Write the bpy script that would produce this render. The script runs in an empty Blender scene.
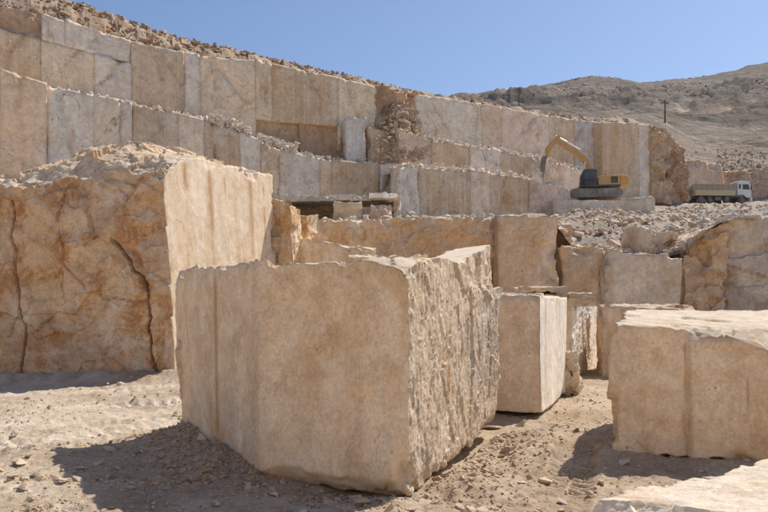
import bpy, bmesh, math, random
import numpy as np
from mathutils import Vector, Matrix, Euler

# ------------------------------------------------------------------ camera, sky, sun, exposure
F, CX, HY, EYE = 750.0, 384.0, 300.0, 1.7          # focal length in photo pixels, centre column, horizon row, eye height
SC = bpy.context.scene
COL = SC.collection
cam_d = bpy.data.cameras.new('camera')
cam = bpy.data.objects.new('camera', cam_d); COL.objects.link(cam)
cam.location = (0, 0, EYE); cam.rotation_euler = (math.radians(90), 0, 0)
cam_d.sensor_width = 36.0; cam_d.lens = 36.0 * F / 768.0
cam_d.shift_y = (HY - 256.0) / 768.0
cam_d.clip_start = 0.1; cam_d.clip_end = 6000
SC.camera = cam

SUN_AZ, SUN_EL = math.radians(46.0), math.radians(52.0)   # azimuth from +Y towards +X
world = bpy.data.worlds.new('World'); SC.world = world; world.use_nodes = True
wn = world.node_tree
sky = wn.nodes.new('ShaderNodeTexSky'); sky.sky_type = 'NISHITA'; sky.sun_disc = False
sky.sun_elevation = SUN_EL; sky.sun_rotation = SUN_AZ
sky.altitude = 900; sky.air_density = 1.0; sky.dust_density = 1.8; sky.ozone_density = 6.0
bg = wn.nodes['Background']; bg.inputs['Strength'].default_value = 0.066
wn.links.new(sky.outputs[0], bg.inputs[0])
sun_d = bpy.data.lights.new('sun', 'SUN'); sun_d.energy = 2.75; sun_d.angle = math.radians(0.53); sun_d.color = (1.0, 0.91, 0.80)
sun = bpy.data.objects.new('sun', sun_d); COL.objects.link(sun)
sdir = Vector((math.cos(SUN_EL) * math.sin(SUN_AZ), math.cos(SUN_EL) * math.cos(SUN_AZ), math.sin(SUN_EL)))
sun.rotation_euler = sdir.to_track_quat('Z', 'Y').to_euler(); sun.location = (30, 20, 60)
SC.view_settings.view_transform = 'Standard'; SC.view_settings.look = 'None'
SC.view_settings.exposure = 0.95; SC.view_settings.gamma = 1.0; SC.view_settings.use_curve_mapping = False
SC.cycles.max_bounces = 8; SC.cycles.diffuse_bounces = 6

# ------------------------------------------------------------------ helpers: noise
def W(px, py, d):
    return np.array(((px - CX) * d / F, d, EYE + (HY - py) * d / F))
def _hash(ix, iy, iz, s):
    h = (ix.astype(np.uint32) * np.uint32(374761393) + iy.astype(np.uint32) * np.uint32(668265263)
         + iz.astype(np.uint32) * np.uint32(2147483647) + np.uint32((s * 362437 + 12345) & 0xffffffff))
    h = (h ^ (h >> np.uint32(13))) * np.uint32(1274126177)
    h = (h ^ (h >> np.uint32(16))) * np.uint32(2246822519)
    return ((h ^ (h >> np.uint32(15))) & np.uint32(0xffffff)).astype(np.float64) / 16777215.0
def vnoise(p, s=0):
    q = np.floor(p); f = p - q; f = f * f * f * (f * (f * 6 - 15) + 10); i = q.astype(np.int64)
    out = 0
    for a in (0, 1):
        wa = f[:, 0] if a else 1 - f[:, 0]
        for b in (0, 1):
            wb = f[:, 1] if b else 1 - f[:, 1]
            for c in (0, 1):
                wc = f[:, 2] if c else 1 - f[:, 2]
                out = out + wa * wb * wc * _hash(i[:, 0] + a, i[:, 1] + b, i[:, 2] + c, s)
    return out * 2 - 1
def fbm(p, o=4, s=0, gain=0.5):
    t = 0; a = 1.0; p = np.asarray(p, float)
    for k in range(o):
        t = t + a * vnoise(p + k * 17.3, s + k); p = p * 2.03; a *= gain
    return t
def ridged(p, o=4, s=0, gain=0.5):
    t = 0; a = 1.0
    for k in range(o):
        t = t + a * (1 - 2 * np.abs(vnoise(p + k * 11.1, s + k))); p = p * 2.07; a *= gain
    return t
def facets(p, s=0):
    """fractured rock: every Voronoi cell is its own tilted plane"""
    q = np.floor(p).astype(np.int64); best = np.full(len(p), 1e9); val = np.zeros(len(p))
    for a in (-1, 0, 1):
        for b in (-1, 0, 1):
            for c in (-1, 0, 1):
                i, j, k = q[:, 0] + a, q[:, 1] + b, q[:, 2] + c
                c0 = i + _hash(i, j, k, s); c1 = j + _hash(i, j, k, s + 1); c2 = k + _hash(i, j, k, s + 2)
                d0, d1, d2 = p[:, 0] - c0, p[:, 1] - c1, p[:, 2] - c2
                dd = d0 * d0 + d1 * d1 + d2 * d2
                m = dd < best
                v = (_hash(i, j, k, s + 3) - .5) * 1.2 + (_hash(i, j, k, s + 4) - .5) * d0 * 1.7 + (_hash(i, j, k, s + 5) - .5) * d1 * 1.7 + (_hash(i, j, k, s + 6) - .5) * d2 * 1.7
                val = np.where(m, v, val); best = np.where(m, dd, best)
    return val

# ------------------------------------------------------------------ helpers: objects
def mesh_np(name, V, Fq, mats=(), midx=None, smooth=True, attrs=None):
    me = bpy.data.meshes.new(name); V = np.asarray(V, np.float32); Fq = np.asarray(Fq, np.int32)
    n, k = Fq.shape
    me.vertices.add(len(V)); me.vertices.foreach_set('co', V.ravel())
    me.loops.add(n * k); me.loops.foreach_set('vertex_index', Fq.ravel())
    me.polygons.add(n); me.polygons.foreach_set('loop_start', np.arange(n, dtype=np.int32) * k)
    me.polygons.foreach_set('loop_total', np.full(n, k, np.int32))
    for m in mats: me.materials.append(m)
    if midx is not None: me.polygons.foreach_set('material_index', np.asarray(midx, np.int32))
    me.update(calc_edges=True)
    me.polygons.foreach_set('use_smooth', np.full(n, bool(smooth)))
    for an, av in (attrs or {}).items():
        at = me.attributes.new(an, 'FLOAT', 'POINT'); at.data.foreach_set('value', np.asarray(av, np.float32))
    return me
def link(name, me, parent=None, loc=(0, 0, 0), color=None):
    o = bpy.data.objects.new(name, me); COL.objects.link(o); o.location = loc
    if parent is not None: o.parent = parent
    if color is not None: o.color = (*color, 1)
    return o
def tag(o, label=None, cat=None, group=None, kind=None):
    if label: o['label'] = label
    if cat: o['category'] = cat
    if group: o['group'] = group
    if kind: o['kind'] = kind
    return o
def empty(name, loc, rz=0):
    o = bpy.data.objects.new(name, None); COL.objects.link(o); o.location = loc; o.rotation_euler = (0, 0, rz); o.empty_display_size = .3
    return o

# ------------------------------------------------------------------ materials
class NT:
    def __init__(s, name):
        s.m = bpy.data.materials.new(name); s.m.use_nodes = True; s.t = s.m.node_tree
        s.b = s.t.nodes['Principled BSDF']; s.b.inputs['Specular IOR Level'].default_value = 0.15
    def n(s, typ, **kw):
        nd = s.t.nodes.new(typ)
        for k, v in kw.items(): setattr(nd, k, v)
        return nd
    def l(s, a, b): s.t.links.new(a, b)
    def val(s, sock, v):
        if hasattr(v, 'is_linked') or hasattr(v, 'links'): s.l(v, sock)
        else: sock.default_value = v
    def math(s, op, a, b=None, clamp=False):
        nd = s.n('ShaderNodeMath', operation=op, use_clamp=clamp); s.val(nd.inputs[0], a)
        if b is not None: s.val(nd.inputs[1], b)
        return nd.outputs[0]
    def mix(s, fac, a, b, mode='MIX'):
        nd = s.n('ShaderNodeMix', data_type='RGBA', blend_type=mode); s.val(nd.inputs[0], fac)
        for sk, v in ((nd.inputs[6], a), (nd.inputs[7], b)):
            if isinstance(v, (tuple, list)): sk.default_value = (*v, 1)
            else: s.l(v, sk)
        return nd.outputs[2]
    def noise(s, vec, scale, detail=5, rough=.55, dist=0.0):
        nd = s.n('ShaderNodeTexNoise'); s.l(vec, nd.inputs['Vector']); nd.inputs['Scale'].default_value = scale
        nd.inputs['Detail'].default_value = detail; nd.inputs['Roughness'].default_value = rough; nd.inputs['Distortion'].default_value = dist
        return nd.outputs['Fac']
    def ramp(s, v, lo, hi, a=0.0, b=1.0):
        nd = s.n('ShaderNodeMapRange'); nd.clamp = True; s.l(v, nd.inputs[0]); nd.inputs[1].default_value = lo; nd.inputs[2].default_value = hi
        nd.inputs[3].default_value = a; nd.inputs[4].default_value = b
        return nd.outputs[0]
    def scaled(s, vec, sc):
        nd = s.n('ShaderNodeVectorMath', operation='MULTIPLY'); s.l(vec, nd.inputs[0]); nd.inputs[1].default_value = sc
        return nd.outputs[0]

def rock_mat(name, sc=1.0, stain=.5, stain_col=(.40, .22, .09), stain_at=.52, grey=.4, grey_col=(.33, .31, .29), streak=.4, streak_col=(.66, .60, .52),
             dark_streak=.3, vein=.3, pits=.4, bump=.5, bdist=.02, top_dust=.6, fresh_col=(.68, .59, .47), rough=.9, kx=1.0, fine=30, vlow=.09, tone=None, offs=(91, 53, 37), speck=.22, patch=.25, cream=.6, cream_col=(.82, .71, .56), rustp=.35):
    """limestone: base colour from the object's own colour, stains, mineral streaks, veins, pores"""
    T = NT(name)
    oi = T.n('ShaderNodeObjectInfo'); geo = T.n('ShaderNodeNewGeometry')
    off = T.n('ShaderNodeVectorMath', operation='SCALE'); T.l(oi.outputs['Random'], off.inputs['Scale']); off.inputs[0].default_value = offs
    add = T.n('ShaderNodeVectorMath', operation='ADD'); T.l(geo.outputs['Position'], add.inputs[0]); T.l(off.outputs[0], add.inputs[1])
    P = add.outputs[0]
    base = oi.outputs['Color']
    if tone: base = T.mix(tone[1], base, tone[0])
    big = T.noise(P, .55 * sc, 6, .62, .6)
    med = T.noise(P, 1.7 * sc, 8, .65, .8)
    fin = T.noise(P, fine * sc, 6, .7)
    gr = T.noise(P, 7 * sc, 6, .7, .3)
    stv = T.scaled(P, (4.2 * sc * kx, 4.2 * sc * kx, vlow * 4.2 * sc))
    st = T.noise(stv, 1.0, 6, .62, .25)
    st2 = T.noise(T.scaled(P, (1.6 * sc * kx, 1.6 * sc * kx, .12 * sc)), 1.0, 5, .6, .5)
    c = base
    c = T.mix(T.math('MULTIPLY', T.ramp(big, .47, .60), grey), c, grey_col)
    c = T.mix(T.math('MULTIPLY', T.ramp(med, stain_at - .04, stain_at + .08), stain), c, stain_col)
    cr_ = T.noise(P, .95 * sc, 9, .68, 1.0)
    c = T.mix(T.math('MULTIPLY', T.ramp(cr_, .50, .60), cream), c, cream_col)
    ru_ = T.noise(T.scaled(P, (1.5 * sc, 1.5 * sc, .8 * sc)), 1.0, 9, .70, 1.4)
    c = T.mix(T.math('MULTIPLY', T.ramp(ru_, .57, .66), rustp), c, (.50, .25, .08))
    c = T.mix(T.math('MULTIPLY', T.ramp(st, .48, .62), streak), c, streak_col)
    c = T.mix(T.math('MULTIPLY', T.ramp(st2, .50, .62), dark_streak), c, T.mix(1.0, base, (.70, .58, .45), 'MULTIPLY'))
    # veins: thin lines where a warped noise crosses a level
    vn = T.noise(P, 1.1 * sc, 4, .6, 1.5)
    va = T.math('ABSOLUTE', T.math('SUBTRACT', vn, .5))
    c = T.mix(T.math('MULTIPLY', T.ramp(va, .0, .010, 1, 0), vein), c, (.62, .56, .48))
    vd = T.math('ABSOLUTE', T.math('SUBTRACT', T.noise(P, .8 * sc, 5, .65, 2.2), .47))
    c = T.mix(T.math('MULTIPLY', T.ramp(vd, .0, .0045, 1, 0), min(1, vein * 1.7)), c, (.20, .14, .09))
    vo = T.n('ShaderNodeTexVoronoi'); T.l(P, vo.inputs['Vector']); vo.inputs['Scale'].default_value = 5.5 * sc
    pit = T.math('MULTIPLY', T.ramp(vo.outputs['Distance'], .06, .13, 1, 0), T.ramp(gr, .5, .6))
    c = T.mix(T.math('MULTIPLY', pit, pits), c, (.20, .14, .09))
    pa = T.noise(P, 2.6 * sc, 7, .7, .5)
    c = T.mix(T.math('MULTIPLY', T.ramp(pa, .53, .55), patch), c, T.mix(1.0, base, (1.14, 1.12, 1.10), 'MULTIPLY'))
    c = T.mix(T.math('MULTIPLY', T.ramp(pa, .43, .415), patch), c, T.mix(1.0, base, (.74, .66, .57), 'MULTIPLY'))
    sp = T.noise(P, fine * .8 * sc, 3, .6)
    c = T.mix(T.math('MULTIPLY', T.ramp(sp, .60, .66), speck), c, T.mix(1.0, base, (1.3, 1.3, 1.28), 'MULTIPLY'))
    c = T.mix(T.math('MULTIPLY', T.ramp(sp, .39, .33), speck), c, T.mix(1.0, base, (.55, .47, .38), 'MULTIPLY'))
    var = T.math('ADD', T.ramp(gr, .3, .7, .94, 1.22), T.ramp(fin, .3, .7, -.17, .17))
    hs = T.n('ShaderNodeVectorMath', operation='SCALE'); T.l(c, hs.inputs[0]); T.l(var, hs.inputs['Scale']); c = hs.outputs[0]
    ar = T.n('ShaderNodeAttribute'); ar.attribute_name = 'rust'
    c = T.mix(T.math('MULTIPLY', ar.outputs['Fac'], T.ramp(gr, .3, .6, .45, .85)), c, (.42, .22, .08))
    at = T.n('ShaderNodeAttribute'); at.attribute_name = 'fresh'
    fr = T.math('MULTIPLY', at.outputs['Fac'], T.ramp(gr, .35, .6, .55, 1.0), True)
    c = T.mix(fr, c, T.mix(T.ramp(med, .45, .65), fresh_col, (.50, .40, .28)))
    if top_dust > 0:
        sx = T.n('ShaderNodeSeparateXYZ'); T.l(geo.outputs['Normal'], sx.inputs[0])
        up = T.math('MULTIPLY', T.ramp(sx.outputs[2], .55, .85), T.ramp(gr, .30, .55, .4, 1.0))
        c = T.mix(T.math('MULTIPLY', up, top_dust), c, (.60, .53, .43))
    T.l(c, T.b.inputs['Base Color']); T.b.inputs['Roughness'].default_value = rough
    h = T.math('ADD', T.math('ADD', T.math('MULTIPLY', fin, .45), T.math('MULTIPLY', gr, .8)), T.math('ADD', T.math('MULTIPLY', st, .5 + streak * .6), T.math('MULTIPLY', pit, -.7)))
    bp = T.n('ShaderNodeBump'); bp.inputs['Strength'].default_value = bump; bp.inputs['Distance'].default_value = bdist
    T.l(h, bp.inputs['Height']); T.l(bp.outputs[0], T.b.inputs['Normal'])
    return T.m
M = {}
M['sawn'] = rock_mat('sawn_limestone', cream=.75, sc=1.0, stain=.5, stain_col=(.58, .37, .18), stain_at=.53, patch=.32, grey=.5, grey_col=(.56, .48, .385), streak=.2, dark_streak=.35, vein=.3, pits=.7, bump=.35, bdist=.02)
M['ochre'] = rock_mat('ochre_fracture', cream=.75, cream_col=(.72, .62, .51), rustp=.85, patch=.45, sc=.8, stain=.85, stain_col=(.44, .20, .06), stain_at=.50, grey=.6, grey_col=(.42, .345, .28), streak=.15, dark_streak=.35, vein=.45, pits=.5, bump=.8, bdist=.05, top_dust=.35)
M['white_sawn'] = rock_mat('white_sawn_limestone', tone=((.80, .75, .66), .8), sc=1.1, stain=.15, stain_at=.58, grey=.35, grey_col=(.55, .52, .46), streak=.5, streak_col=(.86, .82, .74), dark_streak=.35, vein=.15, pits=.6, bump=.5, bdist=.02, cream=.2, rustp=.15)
M['pale_sawn'] = rock_mat('pale_sawn_limestone', rustp=.5, tone=((.70, .58, .42), .7), sc=1.0, stain=.35, stain_col=(.52, .33, .16), stain_at=.58, grey=.2, grey_col=(.5, .47, .42), streak=.45, streak_col=(.74, .68, .58), dark_streak=.3, vein=.12, pits=.8, bump=.4, bdist=.02)
M['split'] = rock_mat('split_limestone', tone=((.54, .455, .345), .75), sc=1.1, stain=.35, stain_col=(.45, .28, .12), stain_at=.58, grey=.8, grey_col=(.36, .33, .28), streak=.55, streak_col=(.78, .71, .59), dark_streak=.35, vein=.3, pits=.5, bump=.9, bdist=.035, kx=4.5, vlow=.22, fine=20, speck=.8, patch=.7)
M['rough'] = rock_mat('broken_limestone', sc=.9, stain=.4, stain_at=.52, grey=.35, streak=.1, dark_streak=.15, vein=.25, pits=.4, bump=.8, bdist=.04)
M['far'] = rock_mat('terrace_limestone', cream=.5, cream_col=(.80, .70, .56), rustp=.55, patch=.35, sc=.15, offs=(0, 0, 0), stain=.5, stain_col=(.58, .37, .20), stain_at=.54, grey=.3, grey_col=(.64, .56, .47), streak=.38, streak_col=(.80, .69, .55), dark_streak=.22, vein=.5, pits=.2, bump=.55, bdist=.08, kx=4.0, vlow=.035, fine=24, speck=.3)
M['bench'] = rock_mat('bench_limestone', offs=(3, 1, 2), sc=.5, stain=.5, stain_col=(.42, .25, .10), stain_at=.53, grey=.4, grey_col=(.36, .33, .29), streak=.2, dark_streak=.45, vein=.35, pits=.4, bump=.7, bdist=.06, fine=20)
M['far_rough'] = rock_mat('terrace_broken', cream=.15, rustp=.4, offs=(0, 0, 0), top_dust=.25, sc=.3, stain=.5, stain_col=(.36, .20, .10), stain_at=.5, grey=.3, streak=.1, dark_streak=.2, vein=.1, pits=.3, bump=.9, bdist=.15, fine=12)
M['stone'] = rock_mat('loose_limestone', cream=.2, rustp=.15, sc=2.2, stain=.35, stain_at=.55, grey=.3, streak=.05, dark_streak=.05, vein=.1, pits=.2, bump=.6, bdist=.02, top_dust=.35)

def dirt_mat():
    T = NT('quarry_dirt'); geo = T.n('ShaderNodeNewGeometry'); P = geo.outputs['Position']
    a = T.noise(P, .35, 7, .65, .6); b = T.noise(P, 2.2, 8, .68, .4); c = T.noise(P, 17, 6, .72); d = T.noise(P, 70, 4, .7)
    at = T.n('ShaderNodeAttribute'); at.attribute_name = 'pale'
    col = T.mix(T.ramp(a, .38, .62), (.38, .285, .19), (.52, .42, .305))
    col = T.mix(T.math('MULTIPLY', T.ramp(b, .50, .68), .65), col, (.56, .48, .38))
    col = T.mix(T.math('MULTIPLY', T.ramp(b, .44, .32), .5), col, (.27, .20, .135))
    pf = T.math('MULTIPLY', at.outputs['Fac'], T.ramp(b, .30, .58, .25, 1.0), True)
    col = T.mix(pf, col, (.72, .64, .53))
    var = T.math('ADD', T.ramp(c, .3, .7, .76, 1.2), T.ramp(d, .3, .7, -.16, .16))
    hs = T.n('ShaderNodeVectorMath', operation='SCALE'); T.l(col, hs.inputs[0]); T.l(var, hs.inputs['Scale'])
    T.l(hs.outputs[0], T.b.inputs['Base Color']); T.b.inputs['Roughness'].default_value = .95
    h = T.math('ADD', T.math('MULTIPLY', c, 1.0), T.math('MULTIPLY', d, .3))
    bp = T.n('ShaderNodeBump'); bp.inputs['Strength'].default_value = .8; bp.inputs['Distance'].default_value = .03
    T.l(h, bp.inputs['Height']); T.l(bp.outputs[0], T.b.inputs['Normal']); return T.m
def floor_mat():
    T = NT('terrace_gravel'); geo = T.n('ShaderNodeNewGeometry'); P = geo.outputs['Position']
    a = T.noise(P, .12, 6, .65, .5); b = T.noise(P, 1.1, 7, .7); c = T.noise(P, 5, 5, .7)
    col = T.mix(T.ramp(a, .40, .60), (.44, .36, .275), (.56, .50, .42))
    col = T.mix(T.math('MULTIPLY', T.ramp(b, .52, .66), .6), col, (.36, .255, .165))
    hs = T.n('ShaderNodeVectorMath', operation='SCALE'); T.l(col, hs.inputs[0]); T.l(T.ramp(c, .3, .7, .75, 1.2), hs.inputs['Scale'])
    T.l(hs.outputs[0], T.b.inputs['Base Color']); T.b.inputs['Roughness'].default_value = .95
    bp = T.n('ShaderNodeBump'); bp.inputs['Strength'].default_value = .9; bp.inputs['Distance'].default_value = .25
    T.l(T.math('ADD', b, c), bp.inputs['Height']); T.l(bp.outputs[0], T.b.inputs['Normal']); return T.m
def hill_mat():
    T = NT('dry_hillside'); geo = T.n('ShaderNodeNewGeometry'); P = geo.outputs['Position']
    a = T.noise(P, .006, 8, .65, .8); b = T.noise(P, .035, 8, .7, .4); c = T.noise(P, .22, 6, .72)
    st = T.noise(T.scaled(P, (.012, .012, .16)), 1.0, 6, .65, .4)
    col = T.mix(T.ramp(a, .38, .62), (.155, .125, .095), (.26, .21, .16))
    col = T.mix(T.math('MULTIPLY', T.ramp(st, .47, .58), .6), col, (.13, .11, .09))
    col = T.mix(T.math('MULTIPLY', T.ramp(b, .52, .62), .6), col, (.37, .31, .25))
    col = T.mix(T.math('MULTIPLY', T.ramp(c, .53, .62), .75), col, (.10, .09, .065))
    at = T.n('ShaderNodeAttribute'); at.attribute_name = 'pale'
    col = T.mix(at.outputs['Fac'], col, T.mix(T.ramp(b, .42, .6), (.42, .31, .22), (.50, .41, .32)))
    T.l(col, T.b.inputs['Base Color']); T.b.inputs['Roughness'].default_value = .95
    bp = T.n('ShaderNodeBump'); bp.inputs['Strength'].default_value = 1.0; bp.inputs['Distance'].default_value = 5.0
    T.l(T.math('ADD', b, T.math('MULTIPLY', c, .35)), bp.inputs['Height']); T.l(bp.outputs[0], T.b.inputs['Normal']); return T.m
M['dirt'] = dirt_mat(); M['floor'] = floor_mat(); M['hill'] = hill_mat()

def plain(name, col, rough=.6, dust=.35, dust_col=(.50, .42, .33), metal=0.0, dsc=1.2, spec=.4):
    """painted or metal surface under uneven quarry dust"""
    T = NT(name); geo = T.n('ShaderNodeNewGeometry'); P = geo.outputs['Position']
    a = T.noise(P, dsc, 7, .7, .3); sx = T.n('ShaderNodeSeparateXYZ'); T.l(geo.outputs['Normal'], sx.inputs[0])
    f = T.math('ADD', T.ramp(a, .35, .70, 0, dust), T.ramp(sx.outputs[2], .3, .9, 0, .3), True)
    T.l(T.mix(f, col, dust_col), T.b.inputs['Base Color']); T.l(T.ramp(f, 0, .8, rough, .95), T.b.inputs['Roughness'])
    T.b.inputs['Metallic'].default_value = metal; T.b.inputs['Specular IOR Level'].default_value = spec
    return T.m
M['yellow'] = plain('yellow_paint', (.60, .31, .04), .5, .6)
M['black'] = plain('black_paint', (.025, .025, .027), .5, .25)
M['glass'] = plain('cab_glass', (.03, .035, .04), .12, .15, spec=.6)
M['track'] = plain('dusty_track_steel', (.14, .115, .09), .8, .9)
M['steel'] = plain('worn_steel', (.16, .15, .14), .5, .5, metal=.3)
M['rod'] = plain('chrome_rod', (.75, .73, .70), .25, .15, metal=.6)
M['white'] = plain('white_paint', (.78, .77, .74), .4, .25)
M['cream'] = plain('cream_paint', (.66, .54, .28), .6, .4)
M['body'] = plain('dusty_brown_body', (.40, .32, .245), .7, .55)
M['tyre'] = plain('tyre_rubber', (.035, .033, .031), .85, .7)
M['wood'] = plain('weathered_wood', (.09, .065, .045), .85, .2)
M['lamp'] = plain('lamp_lens', (.8, .8, .78), .15, .1)

# ------------------------------------------------------------------ helpers: rock block
def hexa(name, bot, top, res, faces, seed=0, r=.05, chip=(.05, 2.2, .05, .10), cuts=(), cracks=(), mats=(), color=(.47, .36, .25), parent=None,
         maxseg=260, link_it=True, post=None, topchip=False, chipmask=None, rust=()):
    """six-sided rock: bot/top = front-left, front-right, back-right, back-left; faces[name] = (kind, amplitude, scale, material index)"""
    B = np.array(bot, float); Tp = np.array(top, float)
    if B.shape[1] == 2: B = np.c_[B, np.zeros(4)]
    Lu = max(np.linalg.norm(B[1] - B[0]), np.linalg.norm(Tp[1] - Tp[0])); Lv = max(np.linalg.norm(B[2] - B[1]), np.linalg.norm(B[3] - B[0])); Lw = np.mean(np.linalg.norm(Tp - B, axis=1))
    nu, nv, nw = [int(min(maxseg, max(3, round(L / res)))) for L in (Lu, Lv, Lw)]
    ids, quads, fidx = [], [], []
    def lid(i, j, k): return i + (nu + 1) * (j + (nv + 1) * k)
    def grid(fn, na, nb, flip, fi):
        a, b = np.meshgrid(np.arange(na), np.arange(nb), indexing='ij'); a = a.ravel(); b = b.ravel()
        q = np.stack([fn(a, b), fn(a + 1, b), fn(a + 1, b + 1), fn(a, b + 1)], 1)
        if flip: q = q[:, ::-1]
        quads.append(q); fidx.append(np.full(len(q), fi))
    names = ['front', 'right', 'back', 'left', 'top', 'bottom']
    grid(lambda a, b: lid(a, 0 * a, b), nu, nw, False, 0)
    grid(lambda a, b: lid(nu + 0 * a, a, b), nv, nw, False, 1)
    grid(lambda a, b: lid(a, nv + 0 * a, b), nu, nw, True, 2)
    grid(lambda a, b: lid(0 * a, a, b), nv, nw, True, 3)
    grid(lambda a, b: lid(a, b, nw + 0 * a), nu, nv, False, 4)
    grid(lambda a, b: lid(a, b, 0 * a), nu, nv, True, 5)
    Q = np.concatenate(quads); fidx = np.concatenate(fidx)
    uid, inv = np.unique(Q, return_inverse=True); Q = inv.reshape(Q.shape)
    i = uid % (nu + 1); j = (uid // (nu + 1)) % (nv + 1); k = uid // ((nu + 1) * (nv + 1))
    u, v, w = (i / nu)[:, None], (j / nv)[:, None], (k / nw)[:, None]
    def bl(C): return C[0] * (1 - u) * (1 - v) + C[1] * u * (1 - v) + C[2] * u * v + C[3] * (1 - u) * v
    P = bl(B) * (1 - w) + bl(Tp) * w
    cen = P.mean(0)
    e = np.stack([v[:, 0] * Lv, (1 - u[:, 0]) * Lu, (1 - v[:, 0]) * Lv, u[:, 0] * Lu, (1 - w[:, 0]) * Lw, w[:, 0] * Lw], 1)
    corner = lambda a, b, c: (B, Tp)[c][[[0, 3], [1, 2]][a][b]]
    quadsC = [[(0,0,0),(1,0,0),(1,0,1),(0,0,1)], [(1,0,0),(1,1,0),(1,1,1),(1,0,1)], [(1,1,0),(0,1,0),(0,1,1),(1,1,1)], [(0,1,0),(0,0,0),(0,0,1),(0,1,1)], [(0,0,1),(1,0,1),(1,1,1),(0,1,1)], [(0,0,0),(0,1,0),(1,1,0),(1,0,0)]]
    N = []
    for q in quadsC:
        c = [corner(*t) for t in q]; n = np.cross(c[2] - c[0], c[3] - c[1]); N.append(n / np.linalg.norm(n))
    if post is not None: P = post(P, u[:, 0], v[:, 0], w[:, 0])
    S = P + seed * 7.77
    D = np.zeros_like(P); fresh = np.zeros(len(P))
    for f, nm in enumerate(names):
        kind, amp, sc, mi = faces.get(nm, faces['default'])
        wt = np.exp(-(e[:, f] / r) ** 2); m = wt > .02
        if not m.any(): continue
        p = S[m]
        if kind == 'sawn': h = amp * (.8 * fbm(p * sc * .5, 2, seed) + .25 * fbm(p * sc * 5, 3, seed + 3))
        elif kind == 'mixed':                                   # sawn face with shallow broken hollows
            mk = np.clip((fbm(p * sc * .6, 3, seed + 11) - .30) * 4, 0, 1)
            h = amp * (.8 * fbm(p * sc * .5, 2, seed) + .25 * fbm(p * sc * 5, 3, seed + 3)) - amp * mk * (1.9 + 2.2 * facets(p * sc * 1.5, seed + 13) + .8 * fbm(p * sc * 5, 3, seed + 14))
        elif kind == 'split':
            q = p * np.array((sc, sc, sc * .10)); q = q + .25 * np.stack([vnoise(p * sc * .5, seed + 20 + t) for t in range(3)], 1)
            h = amp * (1.9 * facets(p * np.array((sc * .28, sc * .28, sc * .12)), seed + 9) + 1.1 * facets(p * np.array((sc * .8, sc * .8, sc * .45)), seed + 19) + .12 * ridged(q, 2, seed) + .3 * fbm(p * sc * 2.6, 3, seed + 5) + .6 * facets(p * np.array((sc * 2.3, sc * 2.3, sc * 1.4)), seed + 29))
        elif kind == 'rough': h = amp * (1.0 * facets(p * sc + .10 * fbm(p * sc * 1.5, 2, seed + 2)[:, None], seed) + .45 * facets(p * sc * 2.7, seed + 40) + .35 * fbm(p * sc * 3, 4, seed + 7))
        elif kind == 'layer': h = amp * (1.0 * facets(p * np.array((sc * .6, sc * .6, sc * 2.2)), seed) + .35 * fbm(p * sc * 2.5, 4, seed + 7))
        else: h = np.zeros(len(p))
        D[m] += (N[f] * (h * wt[m])[:, None])
    es = np.sort(e, 1)[:, 1]
    if topchip: es = np.where(e[:, 4] < 1e-6, es, np.maximum(es, e[:, 4]))
    ca, cf, ct, cr = chip
    if ca > 0:
        nz = fbm(S * cf, 4, seed + 60); nz2 = facets(S * cf * 2.3, seed + 70)
        c = np.clip((nz - ct - .22) * 3.0, 0, 1) * (.75 + .5 * nz2) + .07 * np.abs(fbm(S * cf * 5, 3, seed + 65))
        wt = np.clip(1.0 - es / (cr * (.7 + .9 * np.clip(nz + .2, 0, 1))), 0, 1)
        if chipmask is not None: c = c * chipmask(u[:, 0], v[:, 0], w[:, 0])
        dirn = cen - P; dirn /= np.linalg.norm(dirn, axis=1)[:, None] + 1e-9
        D += dirn * (ca * c * wt * 1.6)[:, None]
        fresh = np.maximum(fresh, np.clip(wt * 2.0 * np.clip(c * 2.5, 0, 1), 0, 1))
    P = P + D
    for ci, (pt, nrm, rg, fv) in enumerate(cuts):
        nrm = np.array(nrm, float); nrm /= np.linalg.norm(nrm)
        dd = (P - np.array(pt)) @ nrm + rg * (.7 * facets(S * 2.2, seed + 90 + ci) + .6 * fbm(S * 2.0, 4, seed + 80 + ci))
        m = dd > 0
        P = P - np.where(m, dd, 0)[:, None] * nrm
        fresh = np.maximum(fresh, np.where(m, fv * np.clip(dd / .08, 0, 1), 0))
    for (pts, wd, dep, nrm) in cracks:
        pts = np.array(pts, float); best = np.full(len(P), 1e9); nrm = np.array(nrm, float)
        wob = P + min(.06, wd * .8) * np.stack([fbm(P * 5, 3, seed + 100 + t) for t in range(3)], 1)
        for a, b in zip(pts[:-1], pts[1:]):
            t = np.clip(((wob - a) @ (b - a)) / ((b - a) @ (b - a)), 0, 1); q = a + t[:, None] * (b - a)
            dv = wob - q; dv = dv - (dv @ nrm)[:, None] * nrm
            dist = np.linalg.norm(dv, axis=1); best = np.minimum(best, np.where(np.abs((P - q) @ nrm) < .8, dist, 1e9))
        P = P - nrm * (dep * np.exp(-(best / wd) ** 2))[:, None]
    rs = np.zeros(len(P))
    for (x_, y_, z0_, z1_, w_) in rust:
        lx = np.hypot(P[:, 0] - x_ + .03 * fbm(P * 1.7, 3, seed + 120), P[:, 1] - y_)
        rs = np.maximum(rs, np.exp(-(lx / (w_ * (1 + .8 * fbm(P * 2.3, 3, seed + 121)).clip(.3, 2))) ** 2) * np.clip((P[:, 2] - z0_) * 4, 0, 1) * np.clip((z1_ - P[:, 2]) * 4, 0, 1))
    org = np.array((cen[0], cen[1], P[:, 2].min()))
    mi = np.array([faces.get(nm, faces['default'])[3] for nm in names])[fidx]
    me = mesh_np(name, P - org, Q, mats, mi, True, {'fresh': fresh, 'rust': rs})
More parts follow.
